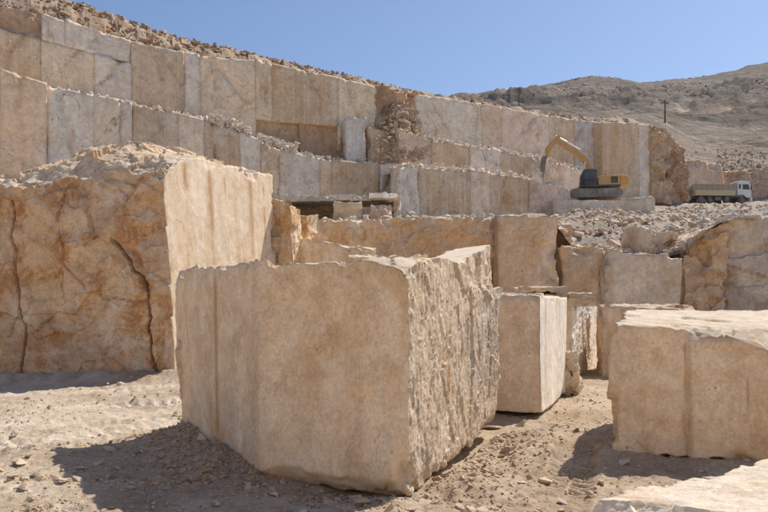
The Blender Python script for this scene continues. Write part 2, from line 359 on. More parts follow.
    sm = np.array([faces.get(nm, faces['default'])[0] in ('sawn', 'mixed') for nm in names])[fidx]; me.polygons.foreach_set('use_smooth', sm)
    if not link_it: return me, org
    o = link(name, me, None, org, (color[0] * 1.46, color[1] * 1.49, color[2] * 1.52))
    if parent is not None: o.parent = parent; o.location = Vector(org) - parent.location
    return o

def jag(pts, amp, sd):
    """a crack line broken into short crooked steps"""
    rr = random.Random(sd); out = [np.array(pts[0])]
    for a_, b_ in zip(pts[:-1], pts[1:]):
        for q in range(1, 5): out.append(np.array(a_) + (np.array(b_) - np.array(a_)) * q / 4 + np.array((rr.uniform(-amp, amp), 0, rr.uniform(-amp, amp) * .5)) * (q < 4))
    return out

# stones: convex hulls, shared by every loose stone
rng = np.random.RandomState(7); random.seed(7)
def hull(n, sq):
    bm = bmesh.new()
    for k in range(n):
        d = rng.normal(size=3); d /= np.linalg.norm(d); d = d * sq * rng.uniform(.8, 1.05); bm.verts.new(d * .5)
    bmesh.ops.convex_hull(bm, input=bm.verts)
    bmesh.ops.delete(bm, geom=[v for v in bm.verts if not v.link_faces], context='VERTS')
    bmesh.ops.triangulate(bm, faces=bm.faces); bm.verts.index_update()
    V = np.array([v.co[:] for v in bm.verts]); Fc = np.array([[v.index for v in f.verts] for f in bm.faces]); bm.free()
    return V, Fc
HULLS = [hull(n, np.array(s)) for n, s in zip([13, 15, 12, 16, 14, 13, 17, 12], [(1, .8, .6), (1, .7, .7), (1, .9, .45), (1, .75, .8), (1, .6, .5), (1, .95, .7), (1, .85, .6), (1, .65, .35)])]
def rough_stone(k, seed):
    """larger angular stone: hull subdivided and roughened"""
    V, Fc = HULLS[k]; bm = bmesh.new(); vs = [bm.verts.new(v) for v in V]
    for f in Fc: bm.faces.new([vs[a] for a in f])
    bmesh.ops.subdivide_edges(bm, edges=bm.edges, cuts=2, use_grid_fill=True); bmesh.ops.triangulate(bm, faces=bm.faces)
    bm.verts.index_update(); P = np.array([v.co[:] for v in bm.verts]); Q = np.array([[v.index for v in f.verts] for f in bm.faces]); bm.free()
    n = P / np.linalg.norm(P, axis=1)[:, None]
    P = P + n * (.05 * facets(P * 4 + seed, seed) + .03 * fbm(P * 7 + seed, 3, seed))[:, None]
    return mesh_np('rock_shape', P, Q, [M['stone']], None, False)
ROCKS = [rough_stone(k, 11 + k) for k in range(8)]
def rotm(n):
    a = rng.uniform(0, 2 * np.pi, n); t = rng.normal(0, .35, (n, 2)); out = np.zeros((n, 3, 3))
    for q in range(n): out[q] = np.array(Euler((t[q, 0], t[q, 1], a[q])).to_matrix())
    return out
def stone_cloud(name, pts, sizes, mat, color, label, cat, sink=.2):
    """uncountable small stones: one mesh"""
    n = len(pts); R = rotm(n); kk = rng.randint(0, len(HULLS), n); Vs, Fs, off = [], [], 0
    for h, (V, Fc) in enumerate(HULLS):
        m = np.where(kk == h)[0]
        if not len(m): continue
        vv = np.einsum('nij,vj->nvi', R[m], V) * sizes[m][:, None, None] * rng.uniform(.75, 1.25, (len(m), 1, 3))
        c = pts[m].copy(); c[:, 2] += sizes[m] * (.3 - sink)
        vv = vv + c[:, None, :]
        ff = Fc[None] + (np.arange(len(m)) * len(V))[:, None, None] + off
        Vs.append(vv.reshape(-1, 3)); Fs.append(ff.reshape(-1, 3)); off += len(m) * len(V)
    o = link(name, mesh_np(name, np.concatenate(Vs), np.concatenate(Fs), [mat], None, False), None, (0, 0, 0), color)
    return tag(o, label, cat, kind='stuff')
def loose(name, p, size, label, cat, group=None, color=(.5, .42, .32), sq=(1, 1, 1), k=None, rz=None, tilt=.25):
    k = random.randrange(8) if k is None else k
    o = link(name, ROCKS[k], None, (p[0], p[1], p[2] + size * sq[2] * .22), color)
    o.scale = (size * sq[0], size * sq[1], size * sq[2])
    o.rotation_euler = (random.gauss(0, tilt), random.gauss(0, tilt), random.uniform(0, 6.28) if rz is None else rz)
    return tag(o, label, cat, group)
SHAPES = ['blocky', 'squarish', 'flat', 'chunky', 'long', 'rounded', 'wedge shaped', 'slab like']
def described(o, noun, where, small, big):
    """label from what can be seen: size, tone, shape and the place it lies"""
    lum = o.color[0]; size = max(o.scale); k = [i for i, m_ in enumerate(ROCKS) if m_ == o.data][0]
    a_ = 'small' if size < small else ('large' if size > big else 'medium'); b_ = 'dark' if lum < .36 else ('brown' if lum < .46 else ('tan' if lum < .56 else 'pale'))
    o['label'] = f'{a_} {b_} {SHAPES[k]} {noun} {where}'
def tint(base, s=.08):
    f = 1 + random.gauss(0, s); return tuple(max(.05, c * f * (1 + random.gauss(0, s * .25))) for c in base)

# ------------------------------------------------------------------ the pit floor
CB = dict(C=(-2.55, 9.45), B=(-1.17, 7.06), A=(.22, 6.32), D=(1.46, 9.46))     # plan of the big central block
def seg_dist(x, y, a, b):
    ax, ay = a; bx, by = b; t = np.clip(((x - ax) * (bx - ax) + (y - ay) * (by - ay)) / ((bx - ax) ** 2 + (by - ay) ** 2), 0, 1)
    return np.hypot(x - ax - t * (bx - ax), y - ay - t * (by - ay)), t
TRACKS = [([(-14, 10.2), (-7, 11.2), (-3.5, 12.4), (0, 14.5)], .30, .075, 2), ([(-14, 8.6), (-7, 9.6), (-3.2, 11.0), (.5, 13.2)], .30, .075, 2), ([(-12, 12.6), (-6, 13.2), (-2, 15)], .3, .07, 2), ([(-13, 7.2), (-7, 7.9), (-4.0, 8.9), (-2.9, 10.2)], .3, .07, 2),
          ([(.95, 5.0), (1.55, 6.5), (2.15, 8.2), (2.35, 10), (3.4, 14)], .2, .035, 1), ([(-6.2, 5.6), (-4.6, 6.6), (-2.4, 7.1)], .2, .02, 1)]
def ground_z(x, y, full=False):
    x = np.asarray(x, float); y = np.asarray(y, float); p = np.stack([x.ravel(), y.ravel(), np.zeros(x.size)], 1)
    sh = x.shape; X, Y = p[:, 0], p[:, 1]
    z = .05 * fbm(p * .35, 3, 1) + .030 * fbm(p * 1.6, 4, 2)
    z = z + .018 * np.clip(facets(p * 5.5 + .3 * fbm(p * 6, 2, 5)[:, None], 3), -.3, 1) + .012 * fbm(p * 9, 3, 4)
    pale = np.clip(.15 + .5 * fbm(p * .45 + 9, 3, 14), 0, .5)
    # heaped dirt along the foot of the central block
    for a, b, hgt, off in ((CB['C'], CB['B'], .15, .30), (CB['B'], CB['A'], -.05, .2), (CB['A'], CB['D'], .02, .25)):
        d, t = seg_dist(X, Y, a, b); nz = fbm(p * 2.1, 4, 8)
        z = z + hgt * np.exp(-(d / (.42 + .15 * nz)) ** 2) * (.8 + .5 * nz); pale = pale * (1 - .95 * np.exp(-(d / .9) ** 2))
    d, t = seg_dist(X, Y, (2.46, 7.97), (4.4, 7.6)); z = z + .05 * np.exp(-(d / .35) ** 2)
    # dirt heap by the right block, pile behind the tracks
    z = z + .16 * np.exp(-(((X - 1.75) / .38) ** 2 + ((Y - 7.9) / .45) ** 2)) * (1 + .5 * fbm(p * 3, 3, 31))
    z = z + .10 * np.exp(-(((X - .9) / .5) ** 2 + ((Y - 6.6) / .5) ** 2)) * (1 + .6 * fbm(p * 3, 3, 32))
    # banked dirt against the foot of the left block
    d, t = seg_dist(X, Y, (-10, 15.9), (-4.2, 15.4)); z = z + .16 * np.exp(-(d / .5) ** 2) * (1 + .6 * fbm(p * 1.7, 3, 9))
    for pts, wd, dep, lug in TRACKS:
        best = np.full(len(X), 9.); along = np.zeros(len(X)); side = np.zeros(len(X)); s0 = 0
        for a, b in zip(pts[:-1], pts[1:]):
            d, t = seg_dist(X, Y, a, b); L = math.dist(a, b); m = d < best
            cr = ((b[0] - a[0]) * (Y - a[1]) - (b[1] - a[1]) * (X - a[0])) / L
            best = np.where(m, d, best); along = np.where(m, s0 + t * L, along); side = np.where(m, cr, side); s0 += L
        prof = 1 / (1 + np.exp((best - wd) / .03)); fade = np.clip(.7 + fbm(p * .9, 2, 21), 0, 1)
        z = z * (1 - .55 * prof * fade) - dep * prof * fade + dep * .9 * np.exp(-((best - wd - .06) / .06) ** 2) * fade
        if lug:
            ph = (along + np.abs(side) * .55) / (.135 if lug == 1 else .22); lugs = np.clip(np.sin(ph * 2 * np.pi) * 2.2, -1, 1)
            z = z + (.026 if lug == 1 else .036) * lugs * prof * np.clip(fade * 1.4 - .25, 0, 1) * (np.abs(side) > .02)
        if lug != 1: pale = np.maximum(pale, prof * fade * .95 + .45 * np.exp(-(best / .55) ** 2))
    z = z * np.clip((60 - np.abs(Y)) / 20, 0, 1) - np.clip((Y - 27) * .3, 0, 1.2)
    t = np.clip((-7 - Y) / 9.0, 0, 1)                       # unseen pit side behind the viewpoint, added to bounce warm light forward
    z = z + 13.0 * t * t * (3 - 2 * t) + np.clip((-16 - Y), 0, 40) * .15; pale = np.maximum(pale, .7 * t)
    return (z.reshape(sh), np.clip(pale, 0, 1).reshape(sh)) if full else z.reshape(sh)
rows = np.concatenate([np.linspace(-120, -24, 7), np.linspace(-20, 0, 16), np.linspace(1, 4.6, 8), 1 / np.linspace(1 / 4.8, 1 / 27, 430), [30, 40, 80, 200, 600, 2500]])
ks = np.concatenate([-np.geomspace(40, .66, 26), np.linspace(-.64, .64, 620), np.geomspace(.66, 40, 26)])
gy, gk = np.meshgrid(rows, ks, indexing='ij'); gx = gk * np.maximum(gy, 4.6)
gz, gp = ground_z(gx, gy, True)
nr, nc = gx.shape; a, b = np.meshgrid(np.arange(nr - 1), np.arange(nc - 1), indexing='ij'); i0 = (a * nc + b).ravel()
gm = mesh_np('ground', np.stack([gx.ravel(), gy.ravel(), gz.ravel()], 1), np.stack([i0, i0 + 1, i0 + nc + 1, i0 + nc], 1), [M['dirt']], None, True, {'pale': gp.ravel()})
tag(link('ground', gm), kind='structure')

# ------------------------------------------------------------------ terrain behind: terrace floor, hills
def lerp_tab(x, tab): return np.interp(x, [t[0] for t in tab], [t[1] for t in tab])
def terrace_z(x, y):
    px = CX + F * x / y
    left = np.interp(y, [24, 30, 60, 80, 140], [224, 222, 223, 222, 235])
    mid = np.interp(y, [24, 27, 34, 48, 75, 100, 140], [256, 254, 240, 224, 211, 206, 205])
    right = np.interp(y, [24, 27, 60, 100, 118, 140], [222, 219, 212, 205, 203, 203])
    a = 1 / (1 + np.exp(-(px - 566) / 5.0)); b = 1 / (1 + np.exp(-(px - 700) / 8.0))
    Y = left * (1 - a) + (mid * (1 - b) + right * b) * a
    p = np.stack([x.ravel(), y.ravel(), 0 * x.ravel()], 1)
    n = (.35 * fbm(p * .25, 4, 51) + .25 * facets(p * .7, 52)).reshape(x.shape)
    return EYE + (HY - Y) * y / F + n * np.interp(y, [25, 45], [.5, .9])
def sheet(name, Xg, Yg, Zg, mat, attrs=None):
    nr, nc = Xg.shape; a, b = np.meshgrid(np.arange(nr - 1), np.arange(nc - 1), indexing='ij'); i0 = (a * nc + b).ravel()
    return link(name, mesh_np(name, np.stack([Xg.ravel(), Yg.ravel(), Zg.ravel()], 1), np.stack([i0, i0 + 1, i0 + nc + 1, i0 + nc], 1), [mat], None, True, attrs))
ty, tk = np.meshgrid(np.geomspace(25.6, 124, 150), np.linspace(-.75, .85, 260), indexing='ij'); tx = tk * ty
tz = terrace_z(tx, ty)
tag(sheet('terrace_floor', tx, ty, tz, M['floor']), kind='structure')

RIDGE = [(-600, 112), (300, 112), (430, 103), (455, 97), (490, 92), (525, 89), (560, 82), (590, 75.5), (612, 78), (640, 83), (662, 81), (685, 79), (705, 77.5), (735, 72), (768, 64), (800, 62), (860, 70), (1000, 85), (1500, 110)]
def hill_z(x, y, full=False):
    px = CX + F * x / y
    yr = lerp_tab(px, RIDGE)
    nl = np.interp(y, [104, 120, 180, 300, 500], [138, 128, 121, 116, 108])
    nr_ = np.interp(y, [113, 121, 128, 150, 200, 300, 500], [212, 199, 176, 152, 131, 118, 105])
    a = 1 / (1 + np.exp(-(px - 672) / 9.0))
    yn = nl * (1 - a) + nr_ * a
    t = np.clip((y - 380) / (900 - 380), 0, 1); t = t * t * (3 - 2 * t)
    Y = yn * (1 - t) + yr * t
    z = EYE + (HY - Y) * y / F
    beyond = np.clip((y - 900) / 900, 0, 1); z = z - beyond * 190
    p = np.stack([x.ravel(), y.ravel(), 0 * x.ravel()], 1)
    env = np.interp(y, [104, 130, 200, 400, 560, 720, 920, 1400], [.25, .8, 3.0, 11, 12, 4.0, 3.0, 10])
    z = z + (env * (.5 * ridged(p * .010, 5, 61, .5).reshape(x.shape) - .2 + .6 * fbm(p * .035, 5, 62, .6).reshape(x.shape)))
    # haul road scar and spoil bank on the near slope
    pale = .7 * a * np.clip(1 - (y - 113) / 120, 0, 1) + .6 * (1 - a) * np.clip(1 - (y - 100) / 110, 0, 1)
    for (ax_, ay_, bx_, by_, wd) in ((46, 190, 88, 150, 3.0), (60, 230, 120, 240, 4.0), (70, 300, 160, 330, 5.0), (64, 132, 84, 127, 2.0)):
        d, t2 = seg_dist(x, y, (ax_, ay_), (bx_, by_)); g = np.exp(-(d / wd) ** 2); z = z - 1.2 * g + 1.0 * np.exp(-((d - wd * 1.6) / wd) ** 2); pale = np.maximum(pale, g)
    return (z, np.clip(pale, 0, 1)) if full else z
hy, hk = np.meshgrid(np.concatenate([np.geomspace(112, 1000, 330), np.geomspace(1030, 2400, 14)]), np.concatenate([np.linspace(-1.2, .0, 24)[:-1], np.linspace(0, .62, 420), np.linspace(.63, 1.5, 20)]), indexing='ij'); hx = hk * hy
hz, hp = hill_z(hx, hy, True)
tag(sheet('hills', hx, hy, hz, M['hill'], {'pale': hp.ravel()}), kind='structure')

# ------------------------------------------------------------------ quarry terraces (walls of sawn faces)
L0, LD = np.array((-28., 62.)), np.array((.878, .480)); LN = np.array((.480, -.878))
def onL(px, off):
    k = (px - CX) / F; o = L0 + LN * off
    s = (k * o[1] - o[0]) / (LD[0] - k * LD[1]); return o + LD * s
def Lz(px, py, off):
    d = onL(px, off)[1]; return EYE + (HY - py) * d / F
def wall(name, label, off, top, bot, breaks, thick, seed, res=.28, jit=.04, core_back=6.0, core_mat='far', dz=0.0, core_to=None):
    """a terrace wall: a core mesh and one panel for every sawn or broken face; breaks = (px0, px1, colour, kind, extra offset)"""
    ps = np.linspace(breaks[0][0], core_to or breaks[-1][1], 40); V = []
    for px in ps:
        q = onL(px, off - .7); bk = onL(px, off - .7) - LN * core_back
        zt = Lz(px, lerp_tab(px, top), off) - .35; zb = Lz(px, lerp_tab(px, bot), off) - .5
        V += [(q[0], q[1], zb), (q[0], q[1], zt), (bk[0], bk[1], zt + .1), (bk[0], bk[1], zb)]
    V = np.array(V); n = len(ps); Fq = []
    for i in range(n - 1):
        for c in range(4): Fq.append((i * 4 + c, (i + 1) * 4 + c, (i + 1) * 4 + (c + 1) % 4, i * 4 + (c + 1) % 4))
    Fq = np.array(Fq)[:, ::-1]
    org = V[0] * 0 + V.mean(0); org[2] = V[:, 2].min()
    me = mesh_np(name, V - org, Fq, [M[core_mat]], None, False, {'fresh': np.zeros(len(V))})
    root = link(name, me, None, org, (.44, .36, .27)); tag(root, label, 'rock wall')
    for i, bk in enumerate(breaks):
        p0, p1, colr, kind, ex = bk[:5]; tt = bk[5] if len(bk) > 5 else top; bb = bk[6] if len(bk) > 6 else bot
        o2 = off + ex * (.3 if kind == 's' else 1) + random.uniform(-jit, jit) * .5; p0 -= .12; p1 += .12
        a0, a1 = onL(p0, o2), onL(p1, o2); tl, tr = random.uniform(-.04, .10), random.uniform(-.04, .10)
        b0, b1 = a0 - LN * thick, a1 - LN * thick
        zb0, zb1 = Lz(p0, lerp_tab(p0, bb), off) - dz, Lz(p1, lerp_tab(p1, bb), off) - dz
        zt0, zt1 = Lz(p0, lerp_tab(p0, tt), off) + random.uniform(-.12, .08), Lz(p1, lerp_tab(p1, tt), off) + random.uniform(-.12, .08)
        bot4 = [(*a0, zb0), (*a1, zb1), (*b1, zb1), (*b0, zb0)]
        top4 = [(*(a0 - LN * tl), zt0), (*(a1 - LN * tr), zt1), (*b1, zt1 + .05), (*b0, zt0 + .05)]
        fk = {'s': ('mixed', .05, .5, 0), 'r': ('rough', .55, .5, 1), 'm': ('rough', .22, .45, 1)}[kind]
        hexa('rock_face', bot4, top4, res if kind == 's' else res * .7, {'front': fk, 'top': ('rough', .06, .8, 0), 'default': (fk[0], fk[1] * .5, fk[2], fk[3])}, seed=seed + i, r=.2,
             chip=(.10, .7, .18, .3), mats=[M['far'], M['far_rough']], color=tint(tuple(.9 * q + .1 * m_ for q, m_ in zip(colr, (.47, .37, .265))), .03), parent=root, topchip=True, cracks=[(jag([(*(a0 + (a1 - a0) * f0), zt0 - .1), (*(a0 + (a1 - a0) * f1), zb0 + (zt0 - zb0) * g1)], .35, seed + i), .13, .35, (LN[0], LN[1], 0)) for f0, f1, g1 in [(random.uniform(.1, .9), random.uniform(0, 1), random.uniform(.0, .6)) for _ in range(random.choice((0, 0, 1, 1, 2)))]] if kind == 's' else ())
    return root
TAN, GREY, BRN, PNK, ORG, DBR = (.56, .43, .285), (.56, .48, .385), (.43, .295, .175), (.57, .425, .31), (.62, .43, .25), (.34, .21, .12)
LEDGE_L = [(-80, 66), (0, 80), (45, 86), (95, 94), (135, 103), (180, 112), (215, 123), (245, 132), (275, 149), (300, 155), (345, 163), (400, 162)]
LEDGE_R = [(400, 131), (420, 137), (460, 144), (500, 150), (545, 158), (590, 172), (605, 180), (700, 200)]
TOP = [(-80, -14), (0, 6), (42, 12), (70, 20), (100, 30), (130, 40), (200, 54), (256, 60), (300, 68), (345, 79), (385, 87), (415, 93), (440, 97), (500, 106), (560, 117), (605, 122), (650, 124), (680, 131), (700, 140)]
MID2 = [(250, 118), (275, 122), (300, 116), (345, 128)]
MIDU = [(-80, 10), (0, 26), (45, 40), (90, 52), (130, 63)]
wall('quarry_wall', 'upper left terrace wall of sawn tan and grey faces under the skyline rubble', 0.0, TOP, LEDGE_L,
     [(-80, -20, BRN, 's', .2, MIDU), (-20, 41, BRN, 's', .1, MIDU), (41, 95, TAN, 's', .0, MIDU), (95, 131, GREY, 's', .15, MIDU),
      (-80, -14, BRN, 'm', -.4, TOP, MIDU), (-14, 42, DBR, 'm', -.3, TOP, MIDU), (42, 66, GREY, 's', -.5, TOP, MIDU), (66, 131, GREY, 's', -.35, TOP, MIDU),
      (131, 184, BRN, 's', .0), (184, 201, GREY, 's', -.3), (201, 256, TAN, 's', .1), (256, 272, TAN, 's', .15, TOP, MID2), (272, 338, BRN, 's', -.1, TOP, MID2),
      (256, 300, BRN, 'm', -.5, MID2), (300, 345, DBR, 'm', -.2, MID2), (338, 377, TAN, 's', -.2)], 1.2, 200)
wall('quarry_wall', 'fractured reddish brown rock face between two smooth upper wall stretches', .1, TOP, [(370, 163), (425, 165)],
     [(376, 396, DBR, 'r', .1), (396, 418, BRN, 'r', -.2)], 1.4, 240)
wall('quarry_wall', 'upper grey sawn wall with pink band above the excavator arm', 0.0, TOP, LEDGE_R,
     [(416, 482, GREY, 's', -.1), (482, 501, PNK, 's', .1), (501, 549, PNK, 's', -.05), (549, 575, BRN, 's', 0), (575, 602, (.42, .40, .38), 's', -.3)], 1.2, 260)
wall('quarry_wall', 'brown and broken end of the upper wall behind the excavator body', 1.2, TOP, [(600, 200), (700, 204)],
     [(602, 639, BRN, 's', .2), (639, 651, GREY, 's', -.1), (651, 667, BRN, 'r', .1), (667, 688, DBR, 'r', -.3, [(660, 126), (672, 135), (690, 160)])], 1.6, 280, core_to=664)
wall('quarry_wall', 'tan and grey sawn terrace wall rising behind the biggest ochre block', 2.6, LEDGE_L, [(-80, 230), (420, 222)],
     [(-80, 0, ORG, 's', .9, [(-80, 56), (0, 68)]), (0, 47, ORG, 's', .8, [(0, 68), (47, 84)]), (47, 94, GREY, 's', 0), (94, 120, TAN, 's', .1), (120, 132, GREY, 's', .0), (132, 179, (.38, .255, .15), 's', .1), (179, 204, PNK, 's', .0),
      (204, 240, BRN, 's', -.1), (240, 262, GREY, 's', .1), (262, 279, TAN, 'm', .3), (279, 320, GREY, 's', .0), (320, 332, TAN, 's', .25), (332, 380, BRN, 's', .05), (380, 399, GREY, 's', -.1)], 1.6, 300, core_back=3.5)
LOWR = [(396, 166), (430, 167), (460, 169), (500, 173), (530, 178), (560, 186), (580, 192), (600, 197)]
wall('quarry_wall', 'brown middle terrace wall under the excavator arm, ledge of pale rubble on top', 2.6, LEDGE_R, [(396, 180), (600, 205)],
     [(399, 432, PNK, 'm', .1), (432, 470, BRN, 's', .0), (470, 500, GREY, 's', .1), (500, 532, BRN, 's', -.1), (532, 545, GREY, 'm', .2), (545, 590, GREY, 's', .0)], 1.4, 330, core_back=3.5)
wall('quarry_wall', 'low grey brown terrace wall directly left of the excavator platform', 6.5, LOWR, [(396, 236), (600, 232)],
     [(399, 420, GREY, 's', .1), (420, 471, BRN, 's', .0), (471, 490, PNK, 's', .1), (490, 530, BRN, 's', .0), (530, 578, PNK, 'm', .1)], 1.6, 350, core_back=4.0)
REDF = True
# smooth slabs left standing proud of the fractured zone
def slab_px(name, label, cat, pts4, d, thick, color, mats, face, seed, res=.1, chip=(.06, 1.2, .05, .15), group=None):
    """block whose front is the picture quad bl, br, tr, tl at distance d, running back by thick along its own normal"""
    bl, br, tr, tl = [W(*p, dd) for p, dd in zip(pts4, d if isinstance(d, (tuple, list)) else [d] * 4)]
    n = np.cross(br - bl, tl - bl); n /= np.linalg.norm(n); n[2] = 0; n /= np.linalg.norm(n)
    o = hexa(name, [bl, br, br - n * thick, bl - n * thick], [tl, tr, tr - n * thick, tl - n * thick], res,
             {'front': face, 'top': ('rough', .06, 1.5, 0), 'default': (face[0], face[1] * .6, face[2], face[3])}, seed=seed, r=max(.05, res * 1.5), chip=chip, mats=mats, color=color)
    return tag(o, label, cat, group)
slab_px('stone_slab', 'smooth brown slab standing proud below the fractured red rock', 'stone slab', [(368, 165), (403, 162), (402, 136), (368, 127)], (75, 76.5, 76.5, 75), 2.0, (.40, .26, .145), [M['far'], M['far_rough']], ('sawn', .08, .5, 0), 401, .25, (.25, .6, 0, .4))
slab_px('stone_slab', 'narrow pale grey slab beside the smooth brown slab', 'stone slab', [(346, 162), (366, 163), (366, 117), (346, 119)], (73.6, 74.4, 74.4, 73.6), 1.2, (.46, .42, .37), [M['far'], M['far_rough']], ('sawn', .1, .5, 0), 402, .25, (.25, .6, 0, .4))
slab_px('rock_bench', 'reddish brown cut face in the bank behind the truck bed', 'rock bench', [(664, 207), (728, 208), (722, 164), (668, 156)], (113, 117, 118, 114), 10, (.46, .30, .19), [M['far'], M['far_rough']], ('mixed', .25, .3, 0), 403, .35, (.5, .4, -.1, .9))
slab_px('rock_bench', 'broken brown rock face in the bank right behind the truck cab', 'rock bench', [(724, 208), (812, 209), (812, 166), (726, 170)], (119, 124, 126, 120), 10, (.40, .27, .18), [M['far'], M['far_rough']], ('rough', .55, .4, 1), 404, .35, (.6, .4, -.1, 1.0))
# rubble bank along the skyline
sx = np.linspace(-90, 652, 250); SKY = [(-90, -60), (0, -22), (60, -6), (78, 2), (100, 9), (130, 20), (165, 32), (200, 42), (256, 54), (300, 64), (345, 74), (385, 83), (430, 94), (500, 104.5), (560, 115.5), (605, 121), (650, 122), (690, 131), (705, 140)]
Vb = []
for px in sx:
    w0 = Lz(px, lerp_tab(px, TOP), 0) - .25; zs = Lz(px, lerp_tab(px, SKY), -4)
    for t, offb in ((0, -.45), (.25, -1.2), (.55, -2.2), (.8, -3.1), (1.0, -4.0), (1.03, -6.0), (.9, -11), (.0, -26)):
        q = onL(px, 0) + LN * offb; z = w0 + (zs - w0) * t
        Vb.append((q[0], q[1], z))
Vb = np.array(Vb); Vb[:, 2] += .35 * facets(Vb * .9, 71) * np.tile([.2, 1, 1, 1, .7, .6, 1, 1], len(sx)) + .2 * fbm(Vb * .8, 3, 72) * np.tile([.2, 1, 1, 1, .6, .6, 1, 1], len(sx))
n8 = 8; a, b = np.meshgrid(np.arange(len(sx) - 1), np.arange(n8 - 1), indexing='ij'); i0 = (a * n8 + b).ravel()
ob = link('rubble_bank', mesh_np('rubble_bank', Vb, np.stack([i0, i0 + n8, i0 + n8 + 1, i0 + 1], 1), [M['far_rough']], None, False, {'fresh': np.zeros(len(Vb))}), None, (0, 0, 0), (.34, .24, .15))
tag(ob, kind='structure')
def bank_pt(px, t):
    w0 = Lz(px, lerp_tab(px, TOP), 0) - .25; zs = Lz(px, lerp_tab(px, SKY), -4); q = onL(px, 0) + LN * (-.45 - 3.5 * t); return np.array((q[0], q[1], w0 + (zs - w0) * t))
for c in range(90):
    px = 20 + 420 * (c / 90.) ** 1.1 + random.uniform(-3, 3); s = random.uniform(.35, .9) * (1.2 if px < 260 else .7)
    o_ = loose('boulder', bank_pt(px, random.uniform(.1, 1.0)) + np.array((0, 0, -.1 * s)), s, 'rough brown boulder among the rubble along the skyline crest', 'boulder', 'boulders on the skyline crest', tint((.36, .245, .15), .14))
    described(o_, 'boulder', 'on the crest above ' + ('the tan and grey upper wall' if px < 130 else 'the fractured red face' if px > 370 else 'the streaked brown upper wall'), 0.5, 0.85)
pts = np.array([bank_pt(random.uniform(-60, 640), random.uniform(0, 1.02)) for _ in range(3600)]); 
stone_cloud('crest_rubble', pts, rng.gamma(2, .11, len(pts)) + .08, M['stone'], (.37, .25, .155), 'small brown rubble covering the crest above the walls', 'rubble')
cone = []
for _ in range(900):
    t = random.random(); px = 402 + random.gauss(0, 4 + 12 * t); q = onL(px, .4 + 2.6 * t); cone.append((q[0], q[1], Lz(px, 104 + 56 * t, .4 + 2.6 * t)))
cone = np.array(cone); stone_cloud('collapse_rubble', cone, rng.gamma(2, .13, len(cone)) + .1, M['stone'], (.50, .36, .24), 'tan rubble spilled down the fractured gap of the upper wall', 'rubble')
# pale rubble on the ledges
def ledge_pts(tab, off, p0, p1, n, depth, lift=0):
    out = []
    for _ in range(n):
        px = random.uniform(p0, p1); q = onL(px, off) - LN * random.uniform(.05, depth); out.append((q[0], q[1], Lz(px, lerp_tab(px, tab), off) - .1 + lift * random.random()))
    return np.array(out)
lp = np.concatenate([ledge_pts(LEDGE_L, 2.6, 0, 396, 1200, 2.0, .25), ledge_pts(LEDGE_L, 2.6, 210, 252, 700, 1.8, .9), ledge_pts(LEDGE_L, 2.6, 262, 300, 900, 2.0, 1.1), ledge_pts(LEDGE_L, 2.6, 300, 345, 500, 2.2, .5), ledge_pts(LEDGE_R, 2.6, 400, 600, 1300, 2.2, .4), ledge_pts(LOWR, 6.5, 399, 590, 1500, 3.0, .4)])
stone_cloud('ledge_rubble', lp, rng.gamma(2, .1, len(lp)) + .06, M['stone'], (.72, .65, .56), 'pale broken stone strewn along the terrace ledges', 'rubble')
for c in range(60):
    tab, off, p0, p1 = random.choice([(LEDGE_L, 2.6, 208, 250), (LEDGE_L, 2.6, 262, 345), (LEDGE_R, 2.6, 402, 595), (LOWR, 6.5, 402, 590)])
    q = ledge_pts(tab, off, p0, p1, 1, 1.6)[0]
    o_ = loose('boulder', q, random.uniform(.4, .95), 'pale angular boulder lying on a terrace ledge', 'boulder', 'boulders on the terrace ledges', tint((.72, .66, .57), .08))
    described(o_, 'boulder', 'on the ledge ' + ('of the low wall by the platform' if off > 5 else 'under the excavator arm' if tab is LEDGE_R else 'behind the huge ochre block'), 0.55, 0.8)

# ------------------------------------------------------------------ first bench (nearer low terrace front)
BM = [M['bench'], M['rough'], M['far']]
def bench(label, pts, d, thick, color, face, seed, **kw):
    return slab_px('rock_bench', label, 'rock bench', pts, d, thick, color, BM, face, seed, kw.pop('res', .07), kw.pop('chip', (.12, 1.1, .0, .22)))
bench('long rough brown bench front behind the pit blocks', [(262, 372), (497, 352), (497, 217), (262, 222)], (22, 24.8, 24.8, 22), 3.0, (.43, .295, .17), ('rough', .11, .9, 0), 501, res=.07)
bench('tall brown sawn bench front with a curved crack, beside a dark gap', [(499, 354), (558, 353), (557.5, 216), (498, 215)], (24.3, 24.6, 24.6, 24.3), 3.4, (.43, .31, .195), ('mixed', .05, .8, 0), 502, res=.07)
bench('dark recessed rock at the back of the gap in the bench', [(550, 353), (572, 353), (572, 226), (550, 222)], 26.8, 1.5, (.36, .25, .15), ('rough', .1, .9, 0), 508)
bench('brown sawn bench front right of the dark gap', [(562, 353), (604, 352), (604, 248), (562, 246)], (25, 25.2, 25.2, 25), 2.4, (.43, .30, .18), ('mixed', .06, .8, 0), 503)
bench('flat grey bench slab below the pale rubble slope', [(605, 354), (678, 354), (682, 259), (604, 249)], (24.7, 24.6, 24.6, 24.7), 2.2, (.47, .41, .33), ('mixed', .04, .7, 0), 504)
bench('brown shelf of rock over the flat grey bench slab', [(636, 300), (684, 300), (676, 236), (640, 224)], (27.6, 27.6, 27.9, 27.9), 2.0, (.40, .27, .165), ('rough', .2, .9, 0), 505)
bench('broken brown bench front with leaning layers', [(683, 352), (728, 352), (722, 224), (686, 240)], (25.0, 25.0, 26.2, 26.2), 3.0, (.44, .31, .19), ('rough', .28, .8, 1), 506)
bench('dark grey weathered bench front with slanting joints', [(722, 352), (800, 350), (800, 212), (716, 219)], (25.6, 24.5, 25.2, 26.2), 3.0, (.37, .32, .265), ('layer', .22, .5, 0), 507)
